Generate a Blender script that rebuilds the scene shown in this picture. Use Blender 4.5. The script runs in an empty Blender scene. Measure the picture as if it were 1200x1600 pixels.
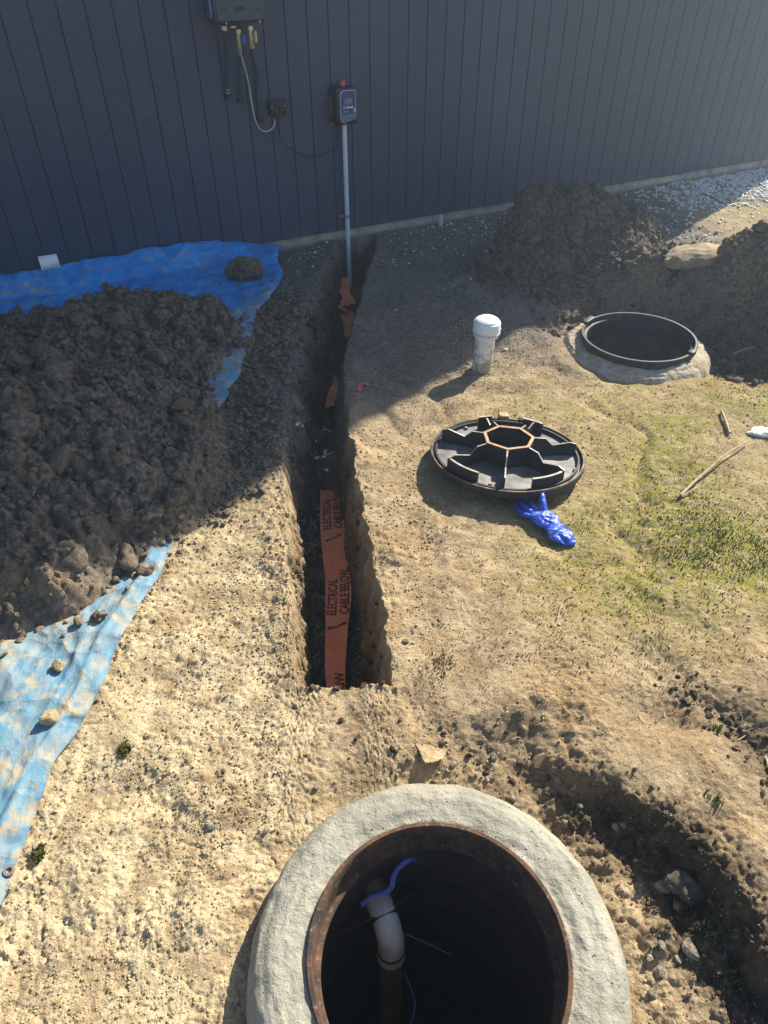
import bpy, bmesh, math, random
import numpy as np
from mathutils import Vector, Matrix, Quaternion

# ------------------------------------------------------------------ camera, light, exposure
random.seed(7)
RNG = np.random.default_rng(11)
SC = bpy.context.scene
COL = SC.collection
CAM_H, PITCH, ROLL, FPX = 1.90, 0.68943, -0.003853, 1110.2
cp, sp = math.cos(PITCH), math.sin(PITCH)
cr, sr = math.cos(ROLL), math.sin(ROLL)
FW = np.array([0, cp, -sp]); _u = np.array([0, sp, cp]); _r = np.array([1., 0, 0])
RT = cr*_r + sr*_u
UP = -sr*_r + cr*_u
cam = bpy.data.cameras.new('camera'); camo = bpy.data.objects.new('camera', cam); COL.objects.link(camo)
cam.sensor_fit = 'VERTICAL'; cam.sensor_height = 36; cam.lens = 36*FPX/1600
cam.clip_start = .02; cam.clip_end = 400
M = Matrix.Identity(4)
for i in range(3):
    M[i][0] = RT[i]; M[i][1] = UP[i]; M[i][2] = -FW[i]
M[2][3] = CAM_H
camo.matrix_world = M
SC.camera = camo

SUN_EL = math.radians(37); SUN_AZ = math.atan2(.663, .749)
w = bpy.data.worlds.new('World'); SC.world = w; w.use_nodes = True
nt = w.node_tree; nt.nodes.clear()
sky = nt.nodes.new('ShaderNodeTexSky'); sky.sky_type = 'NISHITA'; sky.sun_disc = False
sky.sun_elevation = SUN_EL; sky.sun_rotation = SUN_AZ
bg = nt.nodes.new('ShaderNodeBackground'); bg.inputs[1].default_value = .075
out = nt.nodes.new('ShaderNodeOutputWorld')
nt.links.new(sky.outputs[0], bg.inputs[0]); nt.links.new(bg.outputs[0], out.inputs[0])
sl = bpy.data.lights.new('sun', 'SUN'); sl.energy = 5.0; sl.angle = math.radians(.5); sl.color = (1, .91, .76)
so = bpy.data.objects.new('sun', sl); COL.objects.link(so)
sd = Vector((-math.sin(SUN_AZ)*math.cos(SUN_EL), -math.cos(SUN_AZ)*math.cos(SUN_EL), -math.sin(SUN_EL)))
so.rotation_euler = sd.to_track_quat('-Z', 'Y').to_euler(); so.location = (4, 5, 9)
SC.view_settings.view_transform = 'Standard'; SC.view_settings.look = 'None'
SC.view_settings.gamma = 1; SC.view_settings.use_curve_mapping = False
SC.view_settings.exposure = 1.34
GLARE = .009
SC.cycles.max_bounces = 8; SC.cycles.diffuse_bounces = 4

# ------------------------------------------------------------------ measuring helpers (photo point -> place)
YAW = 0.466819; WD = 5.1978; GS = .15; GOFF = 17.7801
T = np.array([math.cos(YAW), math.sin(YAW), 0]); N = np.array([-math.sin(YAW), math.cos(YAW), 0])
def ray(x, y): return (x-600)/FPX*RT - (y-800)/FPX*UP + FW
def G(x, y, z=0.):
    v = ray(x, y); t = (z-CAM_H)/v[2]
    return np.array([v[0]*t, v[1]*t, z])
def W(x, y, o=0.):                       # on the wall, o metres in front: local (along, -o, height)
    v = ray(x, y); v = v*(WD-o)/(v@N)
    return np.array([v@T, -o, v[2]+CAM_H])

# ------------------------------------------------------------------ numpy noise
def _h(ix, iy, s):
    n = (ix.astype(np.int64)*374761393 + iy.astype(np.int64)*668265263 + s*1442695041) & 0x7fffffff
    n = ((n ^ (n >> 13))*1274126177) & 0x7fffffff
    n = ((n ^ (n >> 16))*1103515245) & 0x7fffffff
    return ((n >> 8) & 0xffff)/65535.
def vn(x, y, s=0):
    ix = np.floor(x); iy = np.floor(y); fx = x-ix; fy = y-iy
    fx = fx*fx*fx*(fx*(fx*6-15)+10); fy = fy*fy*fy*(fy*(fy*6-15)+10)
    a = _h(ix, iy, s); b = _h(ix+1, iy, s); c = _h(ix, iy+1, s); d = _h(ix+1, iy+1, s)
    return ((a+(b-a)*fx) + ((c+(d-c)*fx)-(a+(b-a)*fx))*fy)*2-1
def fbm(x, y, o=4, s=0, g=.5):
    r = 0; a = 1; t = 0
    for i in range(o):
        ca, sa = math.cos(.6*i+.3), math.sin(.6*i+.3)
        r = r + a*vn(x*ca-y*sa+17.3*i, x*sa+y*ca-9.1*i, s+i); t += a; a *= g; x = x*2.03; y = y*2.03
    return r/t
def bumps(x, y, s=0, fill=1.):           # field of round lumps: 0..1
    ix = np.floor(x); iy = np.floor(y); best = np.zeros_like(x)
    for dx in (-1, 0, 1):
        for dy in (-1, 0, 1):
            cx = ix+dx; cy = iy+dy
            px = cx+_h(cx, cy, s); py = cy+_h(cx, cy, s+1)
            r = (.25+.6*_h(cx, cy, s+2)); on = _h(cx, cy, s+3) < fill
            q = 1-((x-px)**2+(y-py)**2)/(r*r)
            best = np.maximum(best, np.where(on, np.sqrt(np.clip(q, 0, 1))*r, 0))
    return best
def sst(a, b, x):
    t = np.clip((x-a)/(b-a), 0, 1); return t*t*(3-2*t)
def polydist(px, py, pts):               # signed distance, + inside
    d = np.full(px.shape, 1e9); ins = np.zeros(px.shape, bool); n = len(pts)
    for i in range(n):
        ax, ay = pts[i]; bx, by = pts[(i+1) % n]
        ex, ey = bx-ax, by-ay
        t = np.clip(((px-ax)*ex+(py-ay)*ey)/(ex*ex+ey*ey), 0, 1)
        d = np.minimum(d, np.hypot(px-ax-t*ex, py-ay-t*ey))
        c = ((ay > py) != (by > py)) & (px < (bx-ax)*(py-ay)/(by-ay+1e-12)+ax)
        ins ^= c
    return np.where(ins, d, -d)
def linedist(px, py, pts):               # signed distance to a polyline, + on its left
    d = np.full(px.shape, 1e9); sg = np.ones(px.shape); tt = np.zeros(px.shape)
    for i in range(len(pts)-1):
        ax, ay = pts[i]; bx, by = pts[i+1]; ex, ey = bx-ax, by-ay
        t = np.clip(((px-ax)*ex+(py-ay)*ey)/(ex*ex+ey*ey), 0, 1)
        q = np.hypot(px-ax-t*ex, py-ay-t*ey); m = q < d
        d = np.where(m, q, d); sg = np.where(m, np.sign(ex*(py-ay)-ey*(px-ax)), sg)
        tt = np.where(m, (i+t)/(len(pts)-1), tt)
    return d*sg, tt

# ------------------------------------------------------------------ mesh helpers
def mesh_np(name, V, F, smooth=True, attrs=None):
    V = np.asarray(V, np.float32); F = np.asarray(F, np.int32)
    me = bpy.data.meshes.new(name); me.vertices.add(len(V)); me.vertices.foreach_set('co', V.ravel())
    k = F.shape[1]; me.loops.add(F.size); me.loops.foreach_set('vertex_index', F.ravel())
    me.polygons.add(len(F)); me.polygons.foreach_set('loop_start', np.arange(0, F.size, k, dtype=np.int32))
    me.polygons.foreach_set('loop_total', np.full(len(F), k, np.int32))
    me.polygons.foreach_set('use_smooth', np.full(len(F), smooth))
    for an, av in (attrs or {}).items():
        a = me.attributes.new(an, 'FLOAT', 'POINT'); a.data.foreach_set('value', np.asarray(av, np.float32))
    me.update(calc_edges=True); return me
def link(name, me, mat=None, parent=None, loc=None, rot=None):
    o = bpy.data.objects.new(name, me); COL.objects.link(o)
    if mat and me is not None and not len(me.materials): me.materials.append(mat)
    if parent: o.parent = parent
    if loc is not None: o.location = loc
    if rot is not None: o.rotation_euler = rot
    return o
def tag(o, label=None, cat=None, group=None, kind=None):
    if label: o['label'] = label
    if cat: o['category'] = cat
    if group: o['group'] = group
    if kind: o['kind'] = kind
    return o
def thing(name, label, cat, loc=(0, 0, 0), rotz=0, group=None, rot=None):
    o = bpy.data.objects.new(name, None); COL.objects.link(o); o.location = loc
    o.rotation_euler = rot if rot is not None else (0, 0, rotz); o.empty_display_size = .1
    return tag(o, label, cat, group)
class MB:
    def __init__(s): s.v = []; s.f = []
    def add(s, v, f):
        n = len(s.v); s.v += [tuple(map(float, p)) for p in v]; s.f += [tuple(i+n for i in q) for q in f]; return s
    def box(s, c, d, bev=0, seg=2, rot=None):
        bm = bmesh.new(); bmesh.ops.create_cube(bm, size=1)
        for q in bm.verts: q.co = Vector((q.co.x*d[0], q.co.y*d[1], q.co.z*d[2]))
        if bev: bmesh.ops.bevel(bm, geom=bm.edges[:], offset=bev, segments=seg, affect='EDGES', profile=.5)
        if rot is not None: bm.transform(rot.to_4x4())
        bm.verts.index_update()
        s.add([q.co+Vector(c) for q in bm.verts], [[q.index for q in f.verts] for f in bm.faces]); bm.free(); return s
    def tube(s, pts, r, n=10, cap=True):
        pts = [Vector(p) for p in pts]; rs = r if hasattr(r, '__len__') else [r]*len(pts)
        up = None; rings = []
        for i, p in enumerate(pts):
            d = (pts[min(i+1, len(pts)-1)]-pts[max(i-1, 0)]).normalized()
            if up is None: up = d.orthogonal().normalized()
            up = (up-d*up.dot(d)).normalized(); b = d.cross(up)
            rings.append([p+(up*math.cos(2*math.pi*k/n)+b*math.sin(2*math.pi*k/n))*rs[i] for k in range(n)])
        v = [q for rg in rings for q in rg]; f = []
        for i in range(len(pts)-1):
            for k in range(n): f.append((i*n+k, i*n+(k+1) % n, (i+1)*n+(k+1) % n, (i+1)*n+k))
        if cap: f += [tuple(range(n))[::-1], tuple((len(pts)-1)*n+k for k in range(n))]
        return s.add(v, f)
    def lathe(s, prof, n=96, c=(0, 0, 0), close=False, jit=0, seed=0):
        v = []; f = []; m = len(prof)
        for k in range(n):
            a = 2*math.pi*k/n
            for j, (r, z) in enumerate(prof):
                rr = r
                v.append((c[0]+rr*math.cos(a), c[1]+rr*math.sin(a), c[2]+z))
        for k in range(n):
            for j in range(m if close else m-1):
                j2 = (j+1) % m
                f.append((k*m+j, ((k+1) % n)*m+j, ((k+1) % n)*m+j2, k*m+j2))
        return s.add(v, f)
    def prism(s, pts, z0, z1):            # outline in xy, counter-clockwise
        n = len(pts); v = [(x, y, z0) for x, y in pts]+[(x, y, z1) for x, y in pts]
        f = [tuple(range(n))[::-1], tuple(range(n, 2*n))]+[(i, (i+1) % n, n+(i+1) % n, n+i) for i in range(n)]
        return s.add(v, f)
    def mesh(s, name, smooth=None):
        me = bpy.data.meshes.new(name); me.from_pydata(s.v, [], s.f); me.update()
        if smooth is not None:
            me.polygons.foreach_set('use_smooth', [True]*len(me.polygons))
            if smooth < 180: me.set_sharp_from_angle(angle=math.radians(smooth))
        return me
    def build(s, name, mat, parent=None, smooth=40, loc=None, rot=None): return link(name, s.mesh(name, smooth), mat, parent, loc, rot)
def spline(pts, k=8):                     # catmull-rom
    P = [np.array(p, float) for p in pts]; P = [2*P[0]-P[1]]+P+[2*P[-1]-P[-2]]; o = []
    for i in range(1, len(P)-2):
        for j in range(k):
            t = j/k
            o.append(.5*((2*P[i])+(-P[i-1]+P[i+1])*t+(2*P[i-1]-5*P[i]+4*P[i+1]-P[i+2])*t*t+(-P[i-1]+3*P[i]-3*P[i+1]+P[i+2])*t**3))
    o.append(P[-2]); return o

# ------------------------------------------------------------------ material helpers
class NT:
    def __init__(s, name):
        s.m = bpy.data.materials.new(name); s.m.use_nodes = True; s.t = s.m.node_tree
        s.b = s.t.nodes['Principled BSDF']; s.o = s.t.nodes['Material Output']
    def n(s, ty, **k):
        q = s.t.nodes.new('ShaderNode'+ty)
        for a, v in k.items(): setattr(q, a, v)
        return q
    def l(s, a, b): s.t.links.new(a, b)
    def set(s, sock, v):
        if hasattr(v, 'links') or isinstance(v, bpy.types.NodeSocket): s.l(v, sock)
        else: sock.default_value = v if not (isinstance(v, tuple) and len(v) == 3 and sock.type == 'RGBA') else (*v, 1)
    def pos(s): return s.n('NewGeometry').outputs['Position']
    def obj(s): return s.n('TexCoord').outputs['Object']
    def map(s, vec, sc):
        m = s.n('Mapping'); s.l(vec, m.inputs[0]); m.inputs['Scale'].default_value = sc; return m.outputs[0]
    def noise(s, vec, sc, det=4, rough=.55, dist=0):
        q = s.n('TexNoise'); s.l(vec, q.inputs['Vector']); q.inputs['Scale'].default_value = sc
        q.inputs['Detail'].default_value = det; q.inputs['Roughness'].default_value = rough; q.inputs['Distortion'].default_value = dist
        return q.outputs[0]
    def vor(s, vec, sc, feat='F1', out='Distance', rnd=1):
        q = s.n('TexVoronoi', feature=feat); s.l(vec, q.inputs['Vector']); q.inputs['Scale'].default_value = sc
        q.inputs['Randomness'].default_value = rnd
        return q.outputs[out]
    def mr(s, v, a, b, c=0., d=1., smooth=True):
        q = s.n('MapRange'); q.interpolation_type = 'SMOOTHSTEP' if smooth else 'LINEAR'
        s.set(q.inputs[0], v)
        for i, x in enumerate((a, b, c, d)): q.inputs[i+1].default_value = x
        return q.outputs[0]
    def mix(s, f, a, b, mode='MIX'):
        q = s.n('Mix', data_type='RGBA', blend_type=mode); s.set(q.inputs[0], f); s.set(q.inputs[6], a); s.set(q.inputs[7], b); return q.outputs[2]
    def math(s, op, a, b=0., cl=False):
        q = s.n('Math', operation=op, use_clamp=cl); s.set(q.inputs[0], a); s.set(q.inputs[1], b); return q.outputs[0]
    def attr(s, n): return s.n('Attribute', attribute_name=n).outputs['Fac']
    def bump(s, h, st=.5, d=.01, prev=None):
        q = s.n('Bump'); q.inputs['Strength'].default_value = st; q.inputs['Distance'].default_value = d
        s.l(h, q.inputs['Height'])
        if prev: s.l(prev, q.inputs['Normal'])
        return q.outputs[0]
    def done(s, col, rough=.8, nor=None, metal=0., spec=None):
        s.set(s.b.inputs['Base Color'], col); s.set(s.b.inputs['Roughness'], rough); s.set(s.b.inputs['Metallic'], metal)
        if spec is not None: s.set(s.b.inputs['Specular IOR Level'], spec)
        if nor is not None: s.l(nor, s.b.inputs['Normal'])
        return s.m

def simple(name, col, rough=.5, metal=0., var=.25, sc=30, bump=.0, dirt=None, dirt_amt=.5, spec=None):
    k = NT(name); p = k.obj(); n1 = k.noise(p, sc, 4)
    c2 = tuple(x*(1-var) for x in col); c = k.mix(k.mr(n1, .3, .7), c2, col)
    if dirt: c = k.mix(k.mr(k.noise(p, sc*.6, 6, .65), .62-dirt_amt*.3, .75-dirt_amt*.2), c, dirt)
    nor = k.bump(k.noise(p, sc*4, 4), bump, .004) if bump else None
    return k.done(c, rough, nor, metal, spec)

def soil(name, lo, mid, hi, stone=None, use_attr=False, bscale=1., rough=.95):
    k = NT(name); p = k.pos()
    n1 = k.noise(p, 5, 6, .6); n2 = k.noise(p, 40, 5, .65); n3 = k.noise(p, 160, 3, .6)
    c = k.mix(k.mr(n1, .35, .65), lo, mid); c = k.mix(k.mr(n2, .42, .68), c, hi)
    c = k.mix(k.mr(n3, .3, .7, .25, 0.), c, lo)
    rnd = k.n('NewGeometry').outputs['Random Per Island']
    c = k.mix(k.mr(rnd, 0, 1, 0, .15, False), c, lo)
    if stone: c = k.mix(k.mr(k.vor(p, 55), .12, .07), c, stone)
    h = k.math('ADD', k.math('MULTIPLY', n2, .7), k.math('MULTIPLY', n3, .35))
    nb = k.bump(h, .9, .012*bscale); nb = k.bump(k.noise(p, 420, 3, .6), .5, .003, nb)
    return k.done(c, rough, nb, spec=.2)

# ------------------------------------------------------------------ ground
YS = np.array([.3, 1.3, 1.45, 1.76, 2.25, 2.7, 3.39, 3.84, 4.3, 4.8, 5.31, 5.6])
LX = np.array([-.29, -.28, -.30, -.345, -.41, -.475, -.535, -.54, -.52, -.46, -.395, -.37])
RX = np.array([.025, .025, .02, .0, -.075, -.135, -.215, -.215, -.17, -.125, -.06, -.06])
TY0, TY1 = 1.40, 5.47
SCARP = [(1.8, -1.5), (1.28, .05), (.97, .40), (.88, .61), (.81, .74), (.76, .88), (.665, .98), (.57, 1.085), (.43, 1.19), (.2, 1.25), (-.05, 1.29)]
RUT = [(.94, 1.35), (.99, 1.31), (1.05, 1.24), (1.08, 1.11), (1.15, .95), (1.23, .83)]
MH_F = (.122, .62); MH_R = (1.478, 3.815)

def ground_h(x, y, detail=True):
    wob = .028*fbm(x*7, y*7, 3, 5) + .012*fbm(x*30, y*30, 2, 9)
    L = np.interp(y, YS, LX); R = np.interp(y, YS, RX)
    dl = x-L+wob; dr = R-x+wob*.7
    dn = y-TY0+wob*1.3; df = WD-(N[0]*x+N[1]*y)+.02+.6*wob
    lw = np.interp(y, [1.4, 2.6, 3.2, 4.4, 5.3], [.055, .07, .2, .2, .07])
    q = np.minimum(np.minimum(sst(0, 1, dl/lw), np.clip(dr/.075, 0, 1)), np.minimum(sst(0, .06, dn), sst(0, .06, df)))
    br = sst(3.02, 3.12, y+wob*2)*(1-sst(3.38, 3.55, y+wob*2))
    D = np.interp(y, [1.4, 2.9, 3.4, 4.4, 5.47], [.52, .50, .46, .43, .40])
    D = D*(1-br)+br*(.27+.14*np.exp(-(((x+.37)/.07)**2+((y-3.2)/.06)**2)))
    tr = q*D
    h = .03*fbm(x*.9, y*.9, 3, 21)*sst(0, .5, np.hypot(x-MH_F[0], y-MH_F[1])-.4)
    # shoulders next to the trench
    de = np.minimum(np.abs(x-L), np.abs(R-x))
    h = h + .02*np.exp(-(de/.12)**2)*sst(1.1, 1.5, y)*sst(5.75, 5.4, y)*(1+fbm(x*5, y*5, 2, 3))
    # scarp of dug soil in front, ground right of it stands higher
    s, t = linedist(x, y, SCARP); s = -s+.10*fbm(x*4.5, y*4.5, 3, 31)+.03*fbm(x*20, y*20, 3, 33)
    amp = np.interp(t, [0, .35, .55, .74, 1], [.10, .10, .08, .018, .0])*(t < 1)*sst(1.05, .95, x*(t <= 0))
    far = 1-sst(.5, 1.3, s)
    h = h + amp*sst(-.025, .025, s)*far - .03*np.exp(-((s+.06)/.09)**2)*sst(.9, .7, t)
    s2, t2 = linedist(x, y, RUT)
    h = h - .035*np.exp(-((s2+.02*fbm(x*12, y*12, 2, 41))/.055)**2)*sst(0, .25, t2)*sst(1, .8, t2)
    # hollow round the front collar and pit behind the rear manhole
    rf = np.hypot(x-MH_F[0], y-MH_F[1]); h = h - .035*np.exp(-((rf-.42)/.14)**2)
    rr = np.hypot(x-MH_R[0], y-MH_R[1])
    back = sst(-.25, .25, (x-MH_R[0])*.55+(y-MH_R[1])*.84)
    h = h - .13*back*(1-sst(.62, .86, rr+.8*wob)) - .0*rr
    h = h + .22*back*sst(.66, .92, rr+wob)*(1-sst(1.0, 1.55, rr))*sst(1.3, 1.75, x+.15*(y-4.5))
    h = h - .012*np.exp(-((rr-.40)/.07)**2)*(1-back)
    rough = np.ones_like(x)
    if detail:
        left = sst(.05, -.35, x)*sst(3., 2.4, y)
        dark = np.exp(-(s/.18)**2)*sst(.95, .6, t) + np.exp(-(s2/.12)**2)
        edge = np.exp(-(de/.10)**2)*sst(1.1, 1.5, y)*sst(5.75, 5.4, y)
        near = sst(3.6, 1.8, y)
        clump = sst(.05, .5, fbm(x*2.4, y*2.4, 3, 77)+.55*np.clip(dark, 0, 1))
        a = .34+.14*left+.9*np.clip(dark, 0, 1)+.5*edge
        patch = sst(-.22, .25, fbm(x*2.6+7, y*2.6, 5, 231, .6)+.4*np.clip(dark, 0, 1)+.3*left+.3*edge)
        a = a*(.38+.72*patch)
        h = h - .02*np.clip(.18-np.abs(fbm(x*1.7, y*1.7, 3, 233)), 0, 1)/.18*(x > -.9)
        h = h + .016*fbm(x*6, y*6, 4, 51)*(.6+a*.6)
        h = h + a*(.030*clump*bumps(x*15+.4*wob*15, y*15, 61, .35)+.013*bumps(x*37+4*wob, y*37, 67, .45)*(.4+clump)+.007*bumps(x*85, y*85, 71, .6))*(.55+.45*near)
        h = h - a*.010*np.clip(fbm(x*22, y*22, 3, 75)-.15, 0, 1)
        h = h + .0046*fbm(x*34, y*34, 4, 81, .6)*(.35+.5*patch)+ .0030*fbm(x*150, y*150, 2, 85)*(.4+.8*patch)
        h = h - .006*(.4+left)*np.clip(.12-np.abs(fbm(x*13, y*13, 3, 87)), 0, 1)/.12*near*.6
        pitm = np.clip(back*sst(.5, .7, rr)*sst(1.7, 1.2, rr), 0, 1)
        h = h + pitm*(.05*bumps(x*8+.4*wob*8, y*8, 191, .5)+.03*bumps(x*17, y*17, 193, .6)+.03*fbm(x*9, y*9, 4, 195))
        sface = np.exp(-(s/.07)**2)*sst(.85, .55, t)
        h = h + sface*(.03*bumps(x*19, y*19, 197, .6)+.03*fbm(x*11, y*11, 4, 199, .6))
        # chunky floor and walls
        h = h + q*(.022*bumps(x*12, y*12, 91, .5)+.014*fbm(x*16, y*16, 3, 93))
    return h-tr, q, s, t, s2

def axis(stops):                          # [(pos, spacing)...] graded samples
    o = [stops[0][0]]
    for (a, sa), (b, sb) in zip(stops[:-1], stops[1:]):
        while o[-1] < b-1e-9:
            t = (o[-1]-a)/(b-a); o.append(min(b, o[-1]+sa+(sb-sa)*t))
    return np.array(o)
ys = axis([(-60, 20), (-10, 4), (-1, .08), (.1, .03), (.36, .006), (.42, .0030), (1.2, .0042), (2.5, .0066), (4.5, .0115), (6.2, .022), (8.6, .04), (10, 1), (30, 10), (60, 20)])
NXD = 560
rows = []
for y in ys:
    wl, wr = -1.02-.31*max(0, y-.5), .98+.47*max(0, y-.5)
    wl = max(wl, -3.2); wr = min(wr, 4.6)
    if y < .3 or y > 9: wl, wr = -3.2, 4.6
    xs = np.linspace(wl, wr, 1400); dens = np.ones_like(xs)
    if .6 < y < 6.2:
        L = np.interp(y, YS, LX); R = np.interp(y, YS, RX); lw = np.interp(y, [1.4, 2.6, 3.2, 4.4, 5.3], [.055, .07, .2, .2, .07])
        ka = 4.5*float(sst(.65, 1.38, y)*sst(6.1, 5.5, y))
        dens = 1+ka*np.exp(-((xs-L-lw*.5)/(lw*.5+.02))**4)+ka*np.exp(-((xs-R+.035)/.05)**4)
    c = np.cumsum(dens); c = (c-c[0])/(c[-1]-c[0])
    x = np.interp(np.linspace(0, 1, NXD), c, xs)
    mg = np.cumsum(np.linspace(.012, .075, 55)); mg = mg/mg[-1]*2.2
    rows.append(np.concatenate([[-60, -20, -8], x[0]-mg[::-1], x, x[-1]+mg, [8, 20, 60]]))
GX = np.array(rows); GY = np.repeat(ys[:, None], GX.shape[1], 1)
H, Q, SS, TT, S2 = ground_h(GX, GY)
core = (np.abs(GX) < 7) & (GY > -1.5) & (GY < 9.5)
H = np.where(core, H, 0)
# walls of the trench: push sideways so they are rough, not combed
steep = np.clip(4*Q*(1-Q)+.8*np.exp(-(SS/.05)**2)*(TT < .9), 0, 1)*core
GXd = GX + steep*(.032*fbm(GY*11, H*11, 3, 101)+.018*fbm(GY*34, H*34, 3, 105))
GYd = GY + steep*.012*fbm(GX*20, H*20, 2, 107)
hf = np.hypot(GX-MH_F[0], GY-MH_F[1]); hr = np.hypot(GX-MH_R[0], GY-MH_R[1])
wallq = WD-(N[0]*GX+N[1]*GY)
pale = sst(.0, -.45, GX+.10*fbm(GX*3, GY*3, 3, 201))*sst(2.9, 1.6, GY)*sst(-.02, .12, -GX-.30+.12*fbm(GX*5, GY*5, 2, 203)+ .25*(GY < 1.4))
dark = np.clip(1.25*np.exp(-((SS+.035)/(.13+.07*fbm(GX*5, GY*5, 2, 225)))**2)*(TT < .93)*np.interp(TT, [0, .55, .78, 1], [1, 1, .35, .06])+.6*np.exp(-(S2/.09)**2)+.45*sst(.95, 1.25, GX)*sst(1.7, 1.1, GY), 0, 1)  # dark moist furrow soil, with the scarp's shade put into the colour
moss = np.clip(sst(.25, .9, GX)*sst(1.3, 1.9, GY)*(.55+.6*fbm(GX*2.2, GY*2.2, 3, 211))+.9*np.exp(-(((GX-1.35)/.22)**2+((GY-2.1)/.22)**2))+.5*sst(3., 5.5, GX)*sst(5.5, 6.5, GY), 0, 1)
grey = np.clip(sst(2.85, 1.8, wallq+.35*fbm(GX*2, GY*2, 3, 221))*.95+.9*sst(2.3, 3.0, GY+.3*fbm(GX*3, GY*3, 2, 227))*(GX < np.interp(GY, YS, LX)+.05), 0, 1)  # grey gravel and spoil tone, plus house shade painted into the colour
pitb = sst(-.25, .25, (GX-MH_R[0])*.55+(GY-MH_R[1])*.84)*sst(.46, .62, hr+.1*fbm(GX*5, GY*5, 3, 223))*sst(1.55, 1.15, hr)*sst(1.05, 1.3, GX)
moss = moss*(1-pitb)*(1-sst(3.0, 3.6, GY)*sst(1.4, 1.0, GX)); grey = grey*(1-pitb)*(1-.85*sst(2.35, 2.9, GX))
deep = np.clip(.75*sst(.02, .30, Q)+.25*sst(.6, .95, Q), 0, 1)-.35*sst(.0, .1, Q)*sst(.9, .5, Q)*(GX < np.interp(GY, YS, LX)+.12)  # dark trench clay, shade on the walls deepened in the colour too
idx = np.arange(GX.size).reshape(GX.shape)
F = np.stack([idx[:-1, :-1], idx[:-1, 1:], idx[1:, 1:], idx[1:, :-1]], -1).reshape(-1, 4)
keep = ((hf > .36) & (hr > .345)).ravel()
F = F[keep[F].all(1)]
V = np.stack([GXd, GYd, H], -1).reshape(-1, 3)

k = NT('ground_soil'); p = k.pos()
n0 = k.noise(p, 2.3, 5, .6); n1 = k.noise(p, 9, 6, .62); n2 = k.noise(p, 45, 5, .65); n3 = k.noise(p, 170, 3, .6)
c = k.mix(k.mr(n1, .35, .66), (.26, .19, .11), (.43, .335, .205))
c = k.mix(k.mr(n0, .45, .65, 0, .6), c, (.37, .255, .135))
c = k.mix(k.math('MULTIPLY', k.attr('pale'), k.mr(n1, .35, .6, .25, 1.)), c, (.55, .45, .28))
c = k.mix(k.mr(k.noise(p, 3.7, 5, .65), .5, .66, 0, .65), c, (.27, .18, .085))
c = k.mix(k.mr(n2, .55, .72, 0, .6), c, (.56, .47, .31))
c = k.mix(k.mr(n2, .47, .30, 0, .8), c, (.11, .075, .045))
c = k.mix(k.math('MULTIPLY', k.attr('moss'), k.mr(k.noise(p, 22, 5, .7), .34, .58)), c, (.20, .195, .03))
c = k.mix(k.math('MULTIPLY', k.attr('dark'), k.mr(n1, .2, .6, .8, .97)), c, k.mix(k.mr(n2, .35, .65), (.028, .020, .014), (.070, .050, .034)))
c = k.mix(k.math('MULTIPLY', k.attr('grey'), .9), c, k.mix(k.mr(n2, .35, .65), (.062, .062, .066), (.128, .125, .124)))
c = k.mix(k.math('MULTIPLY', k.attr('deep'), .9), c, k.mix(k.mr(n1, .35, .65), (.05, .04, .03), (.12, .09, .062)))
c = k.mix(k.math('MULTIPLY', k.attr('pit'), .92), c, k.mix(k.mr(n2, .35, .65), (.095, .072, .05), (.20, .155, .105)))
c = k.mix(k.mr(k.vor(p, 60), .13, .08, 0, .8), c, (.55, .53, .48))
c = k.mix(k.mr(n3, .34, .66, .3, 0), c, (.08, .06, .04))
h = k.math('ADD', k.math('MULTIPLY', n2, .8), k.math('MULTIPLY', n3, .4))
nb = k.bump(h, .8, .012); nb = k.bump(k.noise(p, 420, 3, .65), .6, .003, nb)
M_GROUND = k.done(c, .95, nb, spec=.2)
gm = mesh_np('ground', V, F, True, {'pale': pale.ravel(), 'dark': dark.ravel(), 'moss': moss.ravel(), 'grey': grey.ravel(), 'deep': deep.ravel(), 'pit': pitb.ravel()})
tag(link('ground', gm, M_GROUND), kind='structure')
def gh(x, y):                             # ground height at points
    x = np.atleast_1d(np.asarray(x, float)); y = np.atleast_1d(np.asarray(y, float)); return ground_h(x, y)[0]
def gz(x, y): return float(gh(x, y)[0])
def ghn(x, y, e=.015):                    # broad normal
    hx = (gh(x+e, y)-gh(x-e, y))/(2*e); hy = (gh(x, y+e)-gh(x, y-e))/(2*e); return hx, hy

# ------------------------------------------------------------------ lumps
def rock_mesh(name, sub, seed, amp=.35, flat=.7, mat=None, smooth=True, ang=False):
    bm = bmesh.new(); bmesh.ops.create_icosphere(bm, subdivisions=sub, radius=1)
    co = np.array([q.co[:] for q in bm.verts]); fc = np.array([[q.index for q in f.verts] for f in bm.faces]); bm.free()
    rs = np.random.default_rng(seed); r = np.ones(len(co))
    for _ in range(14 if ang else 7):     # planes chop the ball into a broken lump
        d = rs.normal(size=3); d /= np.linalg.norm(d); cc = rs.uniform(.55, .95)
        t = co@d; r = np.minimum(r, np.where(t > 1e-3, cc/np.maximum(t, 1e-3), 9))
    o = rs.uniform(0, 99, 3)
    r = r*(1+amp*.5*fbm(co[:, 0]*2.2+o[0]+co[:, 2]*1.7, co[:, 1]*2.2+o[1]-co[:, 2]*1.3, 4, seed % 97, .6))
    if not ang and sub > 2: r = r+amp*.42*(bumps(co[:, 0]*3.2+o[1]+co[:, 2], co[:, 1]*3.2+co[:, 2]*2.1+o[0], seed % 89, .8)-.3)
    V = co*r[:, None]*np.array([1, rs.uniform(.7, .95), flat])
    me = mesh_np(name, V, fc, smooth)
    if mat: me.materials.append(mat)
    return me
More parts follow.
